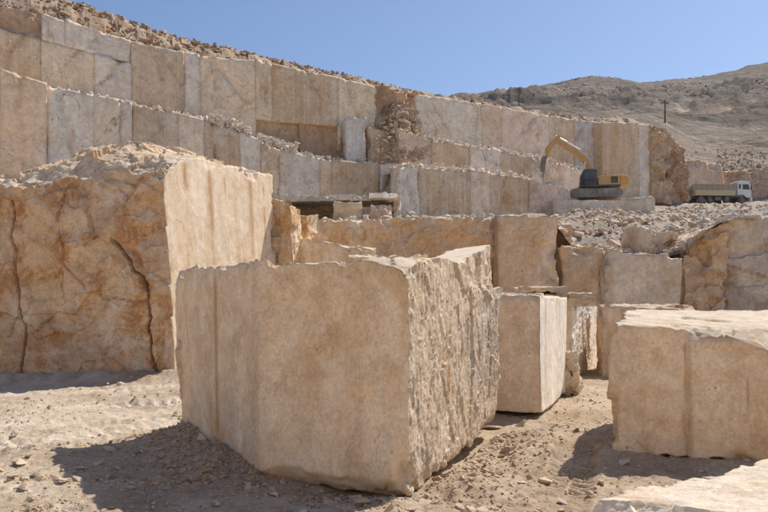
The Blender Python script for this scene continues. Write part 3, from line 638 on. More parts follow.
slab_px('stone_block', 'pale lit stone block on the terrace right under the excavator', 'stone block', [(620, 224), (655, 223), (655, 196), (620, 198)], (73, 72, 72, 73), 5, (.50, .42, .31), [M['far'], M['far_rough']], ('sawn', .08, .6, 0), 520, .2, (.2, .7, 0, .3))
slab_px('rock_bench', 'grey stone platform edge that carries the excavator', 'rock bench', [(556, 228), (640, 226), (640, 200.5), (556, 200)], (78, 79, 79, 78), 15, (.50, .45, .38), [M['far'], M['far_rough']], ('rough', .25, .6, 0), 521, .3, (.2, .7, 0, .3))

# ------------------------------------------------------------------ the big blocks in the pit
M['slab'] = rock_mat('dusty_slab', cream=.3, tone=((.57, .49, .39), .7), sc=1.3, stain=.7, stain_col=(.50, .36, .22), stain_at=.53, grey=.5, grey_col=(.52, .45, .36), streak=.1, dark_streak=.1, vein=.6, pits=.8, bump=.7, bdist=.03, top_dust=.2, patch=.5)
BK = [M['sawn'], M['split'], M['ochre'], M['pale_sawn'], M['rough'], M['slab'], M['white_sawn']]
def z3(xy, z): return (xy[0], xy[1], z)
# central block
def central_post(P, u, v, w):
    P = P.copy(); P[:, 2] += w ** 6 * (.12 * np.exp(-((v - .4) / .3) ** 2) * np.clip(u * 1.6 - .2, 0, 1)); return P
o = hexa('stone_block', [z3(CB['B'], .0), z3(CB['A'], .0), z3(CB['D'], .20), z3(CB['C'], .03)],
         [(-1.19, 7.08, 2.05), (.20, 6.36, 2.03), (1.50, 9.46, 1.83), (-2.66, 9.5, 2.06)], .024,
         {'front': ('mixed', .012, 1.5, 0), 'right': ('split', .012, 6.5, 1), 'left': ('mixed', .008, 1.3, 0), 'top': ('rough', .05, 2.2, 4), 'bottom': ('rough', .05, 1.5, 4), 'back': ('rough', .1, 1, 4), 'default': ('sawn', .02, 1, 0)},
         seed=3, r=.04, chip=(.07, 1.5, .04, .10), mats=BK, color=(.51, .395, .27), post=central_post, maxseg=170, rust=[(-1.83, 8.16, .1, 2.1, .045), (.62, 7.35, .6, 1.5, .05), (.85, 7.95, .3, 1.2, .04)], chipmask=lambda u, v, w: np.clip(np.maximum((u - .12) * 8, (w - .93) * 20), 0, 1),
         cuts=[((.20, 6.40, 1.90), (.25, -.45, .85), .05, .9), ((.22, 6.30, .22), (.5, -.8, -.55), .04, .5), ((-1.17, 7.05, .12), (-.4, -.8, -.9), .04, .3), ((1.46, 9.3, .55), (.8, .35, -.75), .08, .6), ((.85, 7.8, .20), (.9, -.3, -.75), .06, .5), ((.0, 6.45, 2.0), (.0, -.5, .85), .03, .8)])
tag(o, 'big tan block in mid pit with smooth front and ragged grooved side', 'stone block')
# left block
lb_front = np.array((.02, -1.0, .0))
o = hexa('stone_block', [(-10.2, 16.3, -.1), (-4.27, 15.55, -.1), (-2.75, 19.8, -.1), (-8.6, 20.4, -.1)],
         [(-10.0, 16.4, 4.25), (-4.60, 15.45, 4.66), (-2.97, 19.9, 4.92), (-8.2, 20.3, 4.6)], .032,
         {'front': ('rough', .10, .8, 2), 'right': ('sawn', .012, 1.0, 3), 'left': ('rough', .12, .7, 2), 'top': ('rough', .10, 1.0, 4), 'default': ('rough', .1, .8, 4)},
         seed=5, r=.07, chip=(.10, 1.3, .05, .14), mats=BK, color=(.46, .33, .20), maxseg=190, rust=[(-4.30, 16.2, 1.2, 4.9, .06), (-3.95, 17.1, 2.2, 4.9, .09), (-3.75, 17.7, 1.6, 4.7, .05), (-3.35, 18.8, 2.4, 4.9, .10), (-3.1, 19.4, 1.8, 4.8, .05)],
         post=lambda P, u, v, w: P + np.stack([0 * u, (1 - v) * (.22 * np.exp(-((u - .35) / .2) ** 2) * np.sin(w * 3.0) * -1), w ** 4 * (.72 * np.exp(-((u - .60) / .27) ** 2) * np.clip(v * 3, .3, 1))], 1),
         cuts=[((-6.0, 15.72, 4.22), (-.14, -.60, .80), .20, 1.0), ((-8.7, 15.9, 4.40), (-.30, -.55, .80), .14, .25), ((-9.4, 16.0, 2.0), (-.42, -.9, .03), .03, 0.0), ((-4.9, 15.5, 4.45), (.1, -.75, .65), .05, .8)],
         cracks=[(jag([W(112, 240, 15.7), W(133, 262, 15.7), W(148, 292, 15.6), W(150, 340, 15.6), W(158, 385, 15.6)], .045, 1), .020, .36, (-.12, -.99, 0)), (jag([W(14, 200, 16), W(20, 270, 16), W(26, 320, 16), W(24, 385, 16)], .05, 2), .018, .20, (-.12, -.99, 0)),
                 (jag([W(60, 260, 15.8), W(85, 285, 15.8), W(104, 300, 15.8), W(148, 300, 15.7)], .10, 3), .018, .07, (-.12, -.99, 0)), (jag([W(70, 180, 15.8), W(60, 230, 15.8), W(66, 300, 15.8)], .10, 4), .018, .06, (-.12, -.99, 0)),
                 (jag([W(118, 243, 15.7), W(138, 256, 15.7), W(147, 285, 15.7)], .06, 5), .10, .20, (-.12, -.99, 0))])
tag(o, 'huge ochre stained block with cracked rusty front and pale sawn side', 'stone block')
# right block
o = hexa('stone_block', [(2.46, 7.95, .02), (4.75, 7.45, .02), (5.6, 10.2, .02), (3.55, 10.6, .02)], [(2.44, 7.97, 1.44), (4.72, 7.5, 1.33), (5.6, 10.2, 1.56), (3.5, 10.6, 1.57)], .022,
         {'front': ('mixed', .012, 1.7, 0), 'top': ('mixed', .022, 1.5, 5), 'right': ('split', .06, 2, 1), 'default': ('rough', .06, 1.2, 4)}, seed=8, r=.05, chip=(.05, 2.4, .08, .09), mats=BK, color=(.48, .38, .27), maxseg=150, rust=[(3.15, 7.80, 0, 1.4, .018), (3.70, 7.69, .4, 1.3, .022)],
         cuts=[((3.35, 7.75, 1.30), (.10, -.62, .78), .035, .6), ((2.72, 7.9, 1.40), (-.1, -.5, .85), .025, .6), ((2.5, 7.9, .10), (-.5, -.6, -.7), .03, .3), ((4.2, 7.55, .13), (.0, -.7, -.9), .05, .2)],
         cracks=[([W(690, 470, 7.7), W(691, 400, 7.7), W(688, 345, 7.7)], .022, .08, (-.21, -.977, 0)), ([W(638, 445, 7.85), W(652, 458, 7.85)], .015, .03, (-.21, -.977, 0))])
tag(o, 'tan block with bright flat top and a vertical joint in its front', 'stone block')
# middle block behind the central one
o = hexa('stone_block', [(.75, 11.35, .05), (2.23, 10.62, .08), (3.25, 13.4, .05), (1.8, 14.1, .05)], [(.72, 11.35, 1.82), (2.22, 10.64, 1.78), (3.27, 13.4, 1.74), (1.8, 14.1, 1.8)], .03,
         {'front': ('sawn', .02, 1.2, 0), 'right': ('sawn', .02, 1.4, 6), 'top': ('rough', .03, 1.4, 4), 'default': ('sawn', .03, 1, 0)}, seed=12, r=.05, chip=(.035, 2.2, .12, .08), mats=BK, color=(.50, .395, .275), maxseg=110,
         cuts=[((2.2, 10.62, .16), (.2, -.6, -.9), .03, .2)])
tag(o, 'square tan block with white lit side behind the ragged block', 'stone block')
# tilted block peeping over
o = hexa('stone_block', [(.55, 13.2, .0), (1.25, 12.0, .0), (2.35, 14.5, .0), (1.6, 15.6, .0)], [(.62, 13.2, 2.30), (1.16, 12.0, 2.27), (2.05, 14.5, 2.78), (1.45, 15.6, 2.76)], .04,
         {'front': ('rough', .05, 1.5, 2), 'right': ('split', .03, 4, 1), 'top': ('sawn', .02, 1.4, 3), 'default': ('rough', .06, 1, 4)}, seed=15, r=.06, chip=(.05, 2, .1, .09), mats=BK, color=(.52, .42, .30), maxseg=90)
tag(o, 'block with a sloping bright top peeping over the ragged block', 'stone block')
# thin white-faced slabs by the middle block
for q4, sd, lab in (([(3.5, 16.1), (3.99, 15.9), (4.64, 17.5), (4.15, 17.7)], 18, 'upright white faced slab standing just behind the square tan block'), ([(4.15, 17.85), (4.69, 17.65), (5.57, 19.6), (5.05, 19.8)], 19, 'second white faced slab with a grey seam, next to the brown block')):
    o = hexa('stone_slab', [(*q, -.02) for q in q4], [(*q, 1.60 - .02 * i) for i, q in enumerate(q4)], .04, {'front': ('sawn', .02, 1.4, 6), 'right': ('split', .018, 5, 6), 'top': ('rough', .04, 2, 4), 'default': ('sawn', .03, 1, 0)}, seed=sd, r=.05, chip=(.03, 2.2, .1, .07), mats=BK, color=(.60, .54, .45), maxseg=70)
    tag(o, lab, 'stone slab')
o = hexa('stone_block', [(4.75, 16.4, 0), (6.6, 15.9, 0), (7.2, 18, 0), (5.3, 18.6, 0)], [(4.75, 16.4, 1.57), (6.6, 15.9, 1.50), (7.2, 18, 1.56), (5.3, 18.6, 1.6)], .05,
         {'front': ('sawn', .03, 1, 0), 'default': ('rough', .08, 1.1, 4)}, seed=21, r=.06, chip=(.06, 1.6, .05, .12), mats=BK, color=(.42, .29, .175), maxseg=70)
tag(o, 'brown block in shade between the white slabs and the bright topped block', 'stone block')
# flat slabs piled over the white slabs
for i, (x0, x1, yy, zz, th, lab) in enumerate([(2.55, 4.05, 14.3, 1.60, .13, 'lowest thin dark slab of the flat pile on the upright slabs'), (2.75, 4.0, 14.35, 1.74, .10, 'thin slab in the middle of the flat pile'), (2.6, 3.5, 14.3, 1.85, .10, 'short grey slab topping the flat pile')]):
    o = hexa('stone_slab', [(x0, yy, zz), (x1, yy - .1, zz), (x1 + .3, yy + 2.2, zz), (x0 + .2, yy + 2.2, zz)], [(x0 + .03, yy, zz + th), (x1 - .05, yy - .1, zz + th * .8), (x1 + .3, yy + 2.2, zz + th), (x0 + .2, yy + 2.2, zz + th)], .045,
             {'front': ('layer', .07, 3, 4), 'default': ('rough', .03, 2, 4)}, seed=30 + i, r=.05, chip=(.04, 3, 0, .06), mats=BK, color=[(.30, .26, .21), (.34, .29, .23), (.27, .24, .20)][i], maxseg=60)
    tag(o, lab, 'stone slab')
o = hexa('stone_block', [(2.7, 14.4, 0), (3.3, 14.3, 0), (3.7, 16.2, 0), (3.0, 16.3, 0)], [(2.7, 14.4, 1.60), (3.3, 14.3, 1.60), (3.7, 16.2, 1.58), (3.0, 16.3, 1.58)], .06, {'default': ('split', .02, 4, 6)}, seed=34, r=.06, chip=(.04, 2, .1, .08), mats=BK, color=(.58, .53, .46), maxseg=40)
tag(o, 'grey block almost hidden behind the square tan block, under the flat slab pile', 'stone block')
o = hexa('stone_block', [(3.02, 12.6, -.02), (3.30, 12.5, -.02), (3.42, 12.95, -.02), (3.1, 13.05, -.02)], [(3.06, 12.62, .72), (3.24, 12.55, .80), (3.36, 12.9, .7), (3.1, 13.0, .68)], .03, {'default': ('rough', .07, 3, 4)}, seed=36, r=.05, chip=(.04, 3, .05, .08), mats=BK, color=(.45, .34, .22), maxseg=40)
o.location.x += .17; o.location.y += .8
tag(o, 'small rough upright rock at the foot of the white slabs', 'rock')
# slab in the near corner
o = hexa('stone_slab', [(1.25, 5.2, -.05), (3.2, 3.9, -.05), (4.6, 5.9, -.05), (3.5, 6.65, -.05)], [(1.52, 5.36, .29), (3.3, 4.2, .36), (4.6, 5.9, .40), (3.42, 6.55, .33)], .022,
         {'top': ('sawn', .03, 1.8, 5), 'front': ('rough', .06, 2, 4), 'default': ('rough', .06, 2, 4)}, seed=41, r=.05, chip=(.06, 2.6, .02, .12), mats=BK, color=(.60, .53, .43), maxseg=120)
tag(o, 'low pale slab lying flat in the near corner by the bright topped block', 'stone slab')
# boulder and low wedge behind the left block
o = hexa('boulder', [W(272, 300, 20), W(296, 300, 19.7), (-2.0, 22.0, 1.0), (-3.3, 22.0, 1.0)], [W(273, 200, 20), W(290, 203, 19.8), (-2.1, 21.8, 4.0), (-3.2, 21.8, 4.2)], .06,
         {'default': ('rough', .12, 1.1, 2)}, seed=44, r=.12, chip=(.2, 1.1, -.1, .3), mats=BK, color=(.50, .36, .20), maxseg=70)
o.scale.z = 1; tag(o, 'rounded ochre boulder wedged behind the pale sawn side of the huge block', 'boulder')
o = hexa('stone_block', [W(292, 345, 20.5), W(372, 352, 20.0), W(372, 330, 22.2), W(292, 330, 22.2)], [W(293, 239, 20.5), W(372, 252, 20.0), W(372, 251, 21.2), W(293, 238, 21.5)], .06,
         {'front': ('sawn', .03, 1, 0), 'default': ('rough', .07, 1.2, 4)}, seed=46, r=.07, chip=(.10, 1.6, .0, .18), mats=BK, color=(.50, .38, .24), maxseg=80)
tag(o, 'tan wedge of stone between the ochre boulder and the ragged block', 'stone block')
# things on the bench: slab roof, slot, blocks
SL = 25.0
def bench_block(label, pts, d, thick, col, seed, name='stone_block', cat='stone block', face=('rough', .06, 1.6, 0), chip=(.08, 1.8, .0, .14)):
    return slab_px(name, label, cat, pts, d, thick, col, [M['rough'], M['sawn']], face, seed, .05, chip)
bench_block('long thin slab bridging the dark slot on the bench', [(284, 201), (400, 200), (400, 195.5), (284, 195.5)], 26.6, 2.4, (.42, .38, .32), 601, 'stone_slab', 'stone slab', ('layer', .05, 2.5, 0), (.05, 2.5, 0, .06))
bench_block('bright white slab lying on the long thin slab', [(369, 198), (398, 197.5), (398, 193), (369, 193)], 26.3, 1.2, (.78, .76, .71), 602, 'stone_slab', 'stone slab', ('sawn', .01, 2, 1), (.02, 2.5, .1, .05))
bench_block('thin ledge of rock inside the dark slot', [(284, 222), (346, 222), (344, 206.5), (284, 205)], 28.2, .8, (.40, .30, .20), 603, 'stone_slab', 'stone slab', ('layer', .08, 2, 0))
bench_block('squarish tan block under the long thin slab', [(333, 221), (363, 220), (361, 203), (334, 202)], 25.9, 1.0, (.50, .39, .26), 604)
bench_block('reddish rounded block beside the squarish tan block on the bench', [(369, 222), (393, 222), (391, 206), (371, 205)], 25.9, .9, (.48, .31, .21), 605, chip=(.16, 1.4, -.2, .25))
bench_block('grey stone prop carrying the end of the long thin slab', [(393, 222), (400, 222), (400, 200), (394, 200)], 26.8, 1.8, (.40, .36, .30), 606)
bench_block('grey stone prop carrying the far end of the long thin slab', [(284, 222), (292, 222), (292, 200.5), (284, 200.5)], 26.9, 1.8, (.34, .29, .23), 607)
loose('boulder', W(385, 220.5, 24.6), .5, 'small white stone in front of the reddish rounded block', 'stone', None, (.70, .66, .58), (1, .7, .65), 5, .3, .05)
loose('boulder', W(409, 219.5, 25.2), .62, 'grey round stone to the right of the slab on the bench', 'stone', None, (.42, .38, .33), (1, .8, .8), 3, .3, .05)

# ------------------------------------------------------------------ rubble slopes
def terr(x, y): return float(terrace_z(np.array([[x]]), np.array([[y]]))[0, 0])
pts = []
for _ in range(4000):
    d = 26.5 + 60 * random.random() ** 1.6; px = random.uniform(556, 702) if random.random() < .75 else random.uniform(690, 800); pts.append(((px - CX) * d / F, d))
pts = np.array(pts); z = terrace_z(pts[:, :1], pts[:, 1:])[:, 0]; P3 = np.c_[pts, z]
stone_cloud('slope_rubble', P3, (rng.gamma(2., .05, len(P3)) + .05) * (.7 + P3[:, 1] / 45), M['stone'], (.60, .46, .325), 'pale broken stone covering the slope below the excavator', 'rubble')
for c in range(150):
    d = 26.6 + 34 * random.random() ** 1.7; px = random.uniform(560, 700); x = (px - CX) * d / F; s = random.uniform(.28, .62) * (.75 + d / 60)
    o_ = loose('boulder', (x, d, terr(x, d)), s, 'pale angular boulder on the rubble slope below the excavator', 'boulder', 'boulders on the rubble slope', tint((.58, .455, .33), .15), (1, random.uniform(.7, 1), random.uniform(.55, .9)))
    described(o_, 'boulder', 'on the rubble slope ' + ('above the flat grey bench slab' if d < 31 and px > 604 else 'by the dark gap in the bench' if d < 31 else 'under the excavator platform' if d > 42 else 'halfway below the excavator'), 0.4, 0.6)
for c in range(50):
    d = 27 + 70 * random.random(); px = random.uniform(690, 775); x = (px - CX) * d / F; s = random.uniform(.25, .5) * (.75 + d / 60)
    o_ = loose('boulder', (x, d, terr(x, d)), s, 'grey white stone on the gravel road edge below the truck', 'boulder', 'stones below the truck', tint((.58, .53, .46), .1))
    described(o_, 'stone', 'on the gravel ' + ('just below the truck wheels' if d > 60 else 'on top of the grey weathered bench'), 0.4, 0.6)
pts = []
for _ in range(2600):
    px = random.uniform(262, 560); i = 22.3 + (px - 262) / 235 * 2.8 if px < 497 else 24.9; d = i + random.random() ** 1.5 * 3; pts.append(W(px, 221.5 - 5.5 * (px - 262) / 298 + 2.0, d))
pts = np.array(pts); stone_cloud('bench_gravel', pts, rng.gamma(2, .04, len(pts)) + .04, M['stone'], (.55, .46, .35), 'gravel and small stones along the top of the bench', 'gravel')
for c in range(36):
    px = random.uniform(296, 495); d = 22.6 + (px - 262) / 235 * 2.8 + random.random() * .8; p = W(px, 221.5 - 5.5 * (px - 262) / 298 + 1.0, d)
    o_ = loose('stone', p, random.uniform(.15, .36), 'small pale stone on the edge of the long brown bench', 'stone', 'stones along the bench edge', tint((.56, .48, .37), .12))
    described(o_, 'stone', 'on the long brown bench ' + ('before the slab roof' if px < 400 else 'near the tall sawn front'), 0.2, 0.3)
# red-brown spoil right of the truck
pts = []
for _ in range(1300):
    d = random.uniform(119, 150); px = random.uniform(668, 800) if random.random() < .25 else random.uniform(716, 800); pts.append(((px - CX) * d / F, d))
pts = np.array(pts); z = hill_z(pts[:, :1], pts[:, 1:])[:, 0]; P3 = np.c_[pts, z]
stone_cloud('spoil_rubble', P3, rng.gamma(1.6, .16, len(P3)) + .08, M['stone'], (.44, .31, .21), 'reddish spoil stones on the bank behind the truck', 'rubble')

# dark outcrops and scrub over the hills
d = 260 + 640 * rng.uniform(size=5200) ** .8; k = rng.uniform(.08, .60, 5200); pts = np.c_[k * d, d]; den = fbm(np.c_[pts * .012, 0 * d], 4, 88); pts = pts[den > .28]
z = hill_z(pts[:, :1], pts[:, 1:])[:, 0]
stone_cloud('hill_outcrops', np.c_[pts, z], (rng.gamma(1.6, .9, len(pts)) + .6) * (pts[:, 1] / 700), M['far_rough'], (.22, .18, .14), 'dark rock outcrops and scrub dotted over the hills', 'outcrops', sink=.35)

# ------------------------------------------------------------------ stones on the pit floor
def blocked(x, y):
    for q in ([CB['B'], CB['A'], CB['D'], CB['C']], [(2.46, 7.95), (4.75, 7.45), (5.6, 10.2), (3.55, 10.6)], [(.75, 11.35), (2.23, 10.62), (3.25, 13.4), (1.8, 14.1)], [(1.35, 4.75), (3.2, 3.9), (4.6, 5.9), (3.5, 6.65)], [(-10.2, 16.3), (-4.27, 15.55), (-2.62, 18.6), (-8.6, 19.5)]):
        ins = True
        for i in range(4):
            (ax_, ay_), (bx_, by_) = q[i], q[(i + 1) % 4]
            if (bx_ - ax_) * (y - ay_) - (by_ - ay_) * (x - ax_) < -.02: ins = False; break
        if ins: return True
    return False
pts = []
while len(pts) < 15000:
    d = 1 / random.uniform(1 / 20., 1 / 4.9); x = random.uniform(-.6, .6) * d
    if d > 9 and random.random() < .4: continue
    if not blocked(x, d): pts.append((x, d))
pts = np.array(pts); den = fbm(np.c_[pts * .8, 0 * pts[:, 0]], 3, 77); keep = (den > -.25) | (rng.uniform(size=len(pts)) < .3); pts = pts[keep]
z = ground_z(pts[:, 0], pts[:, 1]); sz = (rng.gamma(1.5, .009, len(pts)) + .010) * (.8 + pts[:, 1] / 25)
stone_cloud('gravel', np.c_[pts, z], sz, M['stone'], (.46, .37, .27), 'fine gravel and pebbles scattered over the dirt floor', 'gravel')
# crumbled dirt clods heaped along the foot of the central block
pts, szs = [], []
for a_, b_, n_, wd in ((CB['C'], CB['B'], 1500, .5), (CB['B'], CB['A'], 420, .35), (CB['A'], CB['D'], 900, .45)):
    nx, ny = b_[1] - a_[1], -(b_[0] - a_[0]); ln = math.hypot(nx, ny); nx, ny = -abs(nx) / ln * np.sign(1), ny / ln
    nx, ny = ((b_[1] - a_[1]) / ln, -(b_[0] - a_[0]) / ln)
    for _ in range(n_):
        t = random.random(); q = abs(random.gauss(0, wd)); pts.append((a_[0] + (b_[0] - a_[0]) * t + nx * q, a_[1] + (b_[1] - a_[1]) * t + ny * q)); szs.append(random.gammavariate(1.6, .016) + .012)
pts = np.array(pts); stone_cloud('dirt_clods', np.c_[pts, ground_z(pts[:, 0], pts[:, 1])], np.array(szs), M['stone'], (.40, .30, .21), 'crumbled brown dirt and chips heaped along the foot of the ragged block', 'dirt')
cnt = 0
while cnt < 110:
    d = 1 / random.uniform(1 / 15., 1 / 5.3); x = random.uniform(-.55, .55) * d
    if blocked(x, d): continue
    s = random.uniform(.06, .15) * (.7 + d / 14); z = float(ground_z(np.array([x]), np.array([d]))[0])
    o_ = loose('stone', (x, d, z), s, 'small loose stone lying on the dirt of the pit floor', 'stone', 'loose stones on the pit floor', tint((.50, .41, .30), .12), (1, random.uniform(.7, 1), random.uniform(.5, .8)))
    described(o_, 'stone', 'on the dirt ' + ('before the huge ochre block' if x < -2.4 and d > 9 else 'left of the ragged block' if x < -1.2 else 'before the ragged block' if x < .5 and d < 7.5 else 'by the square tan block' if d > 9.5 else 'by the corner slab' if x > 1.4 and d < 7 else 'beside the ragged block'), 0.07, 0.12); cnt += 1
for (px, py, s, lab, col, sq) in [(69, 379, .42, 'rounded tan stone at the foot of the huge ochre block', (.50, .40, .28), (1, .8, .8)), (119, 381, .28, 'small pale stone leaning at the crack of the huge ochre block', (.55, .46, .35), (1, .8, .7)),
                                  (487, 429, .55, 'flat pinkish stone lying between the ragged block and the square tan block', (.56, .42, .32), (1, .6, .22)), (362, 507, .20, 'rounded brown stone under the front of the ragged block', (.44, .33, .22), (1, .9, .7)),
                                  (330, 506, .16, 'flat brown stone under the front edge of the ragged block', (.42, .31, .21), (1, .8, .5)), (418, 487, .20, 'pale chip fallen at the chipped corner of the ragged block', (.58, .50, .39), (1, .7, .6)),
                                  (520, 427, .22, 'tan stone in front of the square tan block', (.5, .4, .28), (1, .8, .6)), (603, 376, .34, 'tan stone in front of the shaded brown block', (.52, .42, .31), (1, .8, .7)), (462, 437, .24, 'angular stone wedged under the grooved side of the ragged block', (.45, .35, .24), (1, .8, .8))]:
    d = F * EYE / (py - HY); x = (px - CX) * d / F
    loose('stone', (x, d, float(ground_z(np.array([x]), np.array([d]))[0])), s, lab, 'stone', None, col, sq)
# rubble on top of the central block
A_, D_ = np.array(CB['A']), np.array(CB['D'])
for c in range(26):
    t = random.random(); q = A_ + (D_ - A_) * (.05 + .8 * t) + np.array((-.92, .39)) * random.uniform(.12, .7)
    o_ = loose('stone', (q[0], q[1], 2.03 - .1 * t + .15 * math.exp(-((t - .45) / .3) ** 2)), random.uniform(.05, .14), 'broken chip lying on top of the ragged block', 'stone', 'chips on top of the ragged block', tint((.58, .50, .39), .12), (1, .8, .6))
    described(o_, 'chip', 'lying on top of the ragged block', 0.07, 0.11)

# ------------------------------------------------------------------ machines
def prism(pts, y0, y1, bev=.03):
    """side profile (x, z) extruded across y, edges bevelled"""
    bm = bmesh.new(); a = [bm.verts.new((x, y0, z)) for x, z in pts]; b = [bm.verts.new((x, y1, z)) for x, z in pts]; n = len(pts)
    bm.faces.new(a); bm.faces.new(b[::-1])
    for i in range(n): bm.faces.new((a[i], b[i], b[(i + 1) % n], a[(i + 1) % n]))
    bmesh.ops.recalc_face_normals(bm, faces=bm.faces)
    if bev: bmesh.ops.bevel(bm, geom=bm.edges[:], offset=bev, segments=2, affect='EDGES', profile=.5, clamp_overlap=True)
    return bm
def boxp(x0, x1, y0, y1, z0, z1, bev=.02): return prism([(x0, z0), (x1, z0), (x1, z1), (x0, z1)], y0, y1, bev)
def cyl(p, q, r, seg=14, r2=None):
    p, q = Vector(p), Vector(q); d = q - p; bm = bmesh.new()
    bmesh.ops.create_cone(bm, cap_ends=True, segments=seg, radius1=r, radius2=r if r2 is None else r2, depth=d.length, matrix=Matrix.Translation((p + q) / 2) @ d.to_track_quat('Z', 'Y').to_matrix().to_4x4())
    return bm
def join(*bms):
    out = bmesh.new()
    for b in bms:
        me = bpy.data.meshes.new('t'); b.to_mesh(me); out.from_mesh(me); bpy.data.meshes.remove(me); b.free()
    return out
def part(name, bm, mat, parent, smooth=False):
    me = bpy.data.meshes.new(name); bm.to_mesh(me); bm.free(); me.materials.append(mat)
    if smooth:
        for p in me.polygons: p.use_smooth = True
    o = bpy.data.objects.new(name, me); COL.objects.link(o); o.parent = parent
    return o
def capsule(x0, x1, zc, r, n=8):
    return [(x0 + r * math.cos(t), zc + r * math.sin(t)) for t in np.linspace(math.pi / 2, 3 * math.pi / 2, n)] + [(x1 + r * math.cos(t), zc + r * math.sin(t)) for t in np.linspace(-math.pi / 2, math.pi / 2, n)]
def thick_path(ctr):
    """side outline of an arm from (x, z, half width) stations"""
    up, dn = [], []
    for i, (x, z, h) in enumerate(ctr):
        a = ctr[max(0, i - 1)]; b = ctr[min(len(ctr) - 1, i + 1)]; tx_, tz_ = b[0] - a[0], b[1] - a[1]; l_ = math.hypot(tx_, tz_); nx, nz = -tz_ / l_, tx_ / l_
        up.append((x + nx * h, z + nz * h)); dn.append((x - nx * h, z - nz * h))
    return up + dn[::-1]
# excavator: local -x is forward
eb = W(594, 199.0, 82.0)
ex = empty('excavator', eb, math.radians(-6)); tag(ex, 'yellow tracked excavator with raised arm and rock breaker on the upper terrace', 'excavator')
for s in (-1, 1):
    tr = part('track', prism(capsule(-2.35, 2.35, .46, .46), s * 1.35 - .3, s * 1.35 + .3, .03), M['track'], ex)
    for k in range(7): part('roller', cyl((-1.95 + k * .65, s * 1.35 - .33, .30), (-1.95 + k * .65, s * 1.35 + .33, .30), .19), M['steel'], tr)
    for xx in (-2.35, 2.35): part('sprocket', cyl((xx, s * 1.35 - .34, .46), (xx, s * 1.35 + .34, .46), .34), M['steel'], tr)
    for k in range(15): part('track_shoe', boxp(-2.3 + k * .325, -2.3 + k * .325 + .22, s * 1.35 - .33, s * 1.35 + .33, .90, .97, .01), M['track'], tr)
part('undercarriage', boxp(-1.5, 1.5, -1.05, 1.05, .45, .95, .08), M['track'], ex)
part('turntable', cyl((0, 0, .9), (0, 0, 1.15), .8, 24), M['black'], ex)
part('deck', boxp(-1.7, 2.5, -1.45, 1.45, 1.12, 1.34, .04), M['black'], ex)
hs_ = part('engine_house', prism([(.25, 1.34), (2.5, 1.34), (2.5, 2.35), (.9, 2.42), (.25, 2.25)], -1.42, 1.42, .07), M['yellow'], ex)
part('vent_grille', boxp(1.55, 2.25, -1.47, -1.40, 1.5, 2.2, .01), M['black'], hs_)
part('door_panel', boxp(.5, 1.4, -1.46, -1.40, 1.48, 2.1, .01), M['yellow'], hs_)
part('exhaust_pipe', cyl((1.3, .6, 2.3), (1.3, .6, 2.85), .08), M['black'], ex)
part('counterweight', prism([(2.5, 1.15), (3.15, 1.2), (3.45, 1.45), (3.5, 2.0), (3.3, 2.3), (2.5, 2.38)], -1.45, 1.45, .12), M['yellow'], ex)
part('tool_box', boxp(-1.4, .2, .55, 1.42, 1.34, 2.0, .05), M['yellow'], ex)
cb = part('cab', prism([(-1.65, 1.34), (.1, 1.34), (.1, 2.95), (-.15, 3.1), (-1.2, 3.1), (-1.62, 2.3)], -1.42, -.45, .07), M['black'], ex)
part('side_window', prism([(-1.45, 1.95), (-.72, 1.95), (-.72, 2.9), (-1.15, 2.92), (-1.42, 2.35)], -1.45, -1.41, .0), M['glass'], cb)
part('rear_window', prism([(-.62, 1.95), (-.05, 1.95), (-.05, 2.88), (-.62, 2.9)], -1.45, -1.41, .0), M['glass'], cb)
part('windscreen', prism([(-1.67, 1.8), (-1.62, 1.75), (-1.58, 2.3), (-1.24, 2.98), (-1.29, 3.0), (-1.66, 2.33)], -1.35, -.52, .0), M['glass'], cb)
part('handrail', join(cyl((-1.3, -1.48, 1.4), (-1.3, -1.48, 1.95), .025), cyl((-1.3, -1.48, 1.95), (-.1, -1.48, 1.95), .025)), M['black'], cb)
part('beacon', cyl((-.4, -.9, 3.08), (-.4, -.9, 3.25), .07), M['yellow'], cb)
bmid = [(-.2, 1.75, .2), (-.25, 2.6, .25), (-.55, 3.55, .31), (-1.05, 4.35, .35), (-1.75, 4.95, .32), (-2.7, 5.6, .26), (-3.75, 6.35, .21), (-4.05, 6.56, .16)]
part('boom', prism(thick_path(bmid), -.25, .25, .05), M['yellow'], ex)
part('boom_pipe', join(cyl((-1.55, -.28, 5.35), (-3.5, -.28, 6.55), .07, 10), cyl((-1.55, -.1, 5.42), (-3.5, -.1, 6.62), .07, 10)), M['rod'], ex)
for s in (-.38, .38):
    c_ = part('boom_cylinder', cyl((-1.15, s, 1.55), (-1.15, s, 3.0), .12), M['yellow'], ex); part('cylinder_rod', cyl((-1.15, s, 2.9), (-1.0, s, 4.1), .07), M['rod'], c_)
c_ = part('stick_cylinder', cyl((-1.6, 0, 5.45), (-2.9, 0, 6.35), .12), M['yellow'], ex); part('cylinder_rod', cyl((-2.8, 0, 6.28), (-4.1, 0, 7.0), .075), M['rod'], c_)
part('stick', prism(thick_path([(-3.75, 7.0, .18), (-4.0, 6.6, .28), (-4.6, 6.0, .28), (-4.95, 5.3, .22), (-5.2, 4.55, .16)]), -.2, .2, .05), M['yellow'], ex)
c_ = part('tool_cylinder', cyl((-4.55, 0, 6.35), (-5.25, 0, 5.45), .1), M['yellow'], ex); part('cylinder_rod', cyl((-5.2, 0, 5.5), (-5.5, 0, 4.75), .06), M['rod'], c_)
br_ = part('rock_breaker', prism([(-5.0, 4.7), (-5.5, 4.8), (-5.75, 4.1), (-5.72, 3.1), (-5.3, 3.05), (-5.2, 4.0)], -.3, .3, .05), M['steel'], ex); part('chisel', cyl((-5.5, 0, 3.1), (-5.48, 0, 1.95), .09, 10, .05), M['steel'], br_)

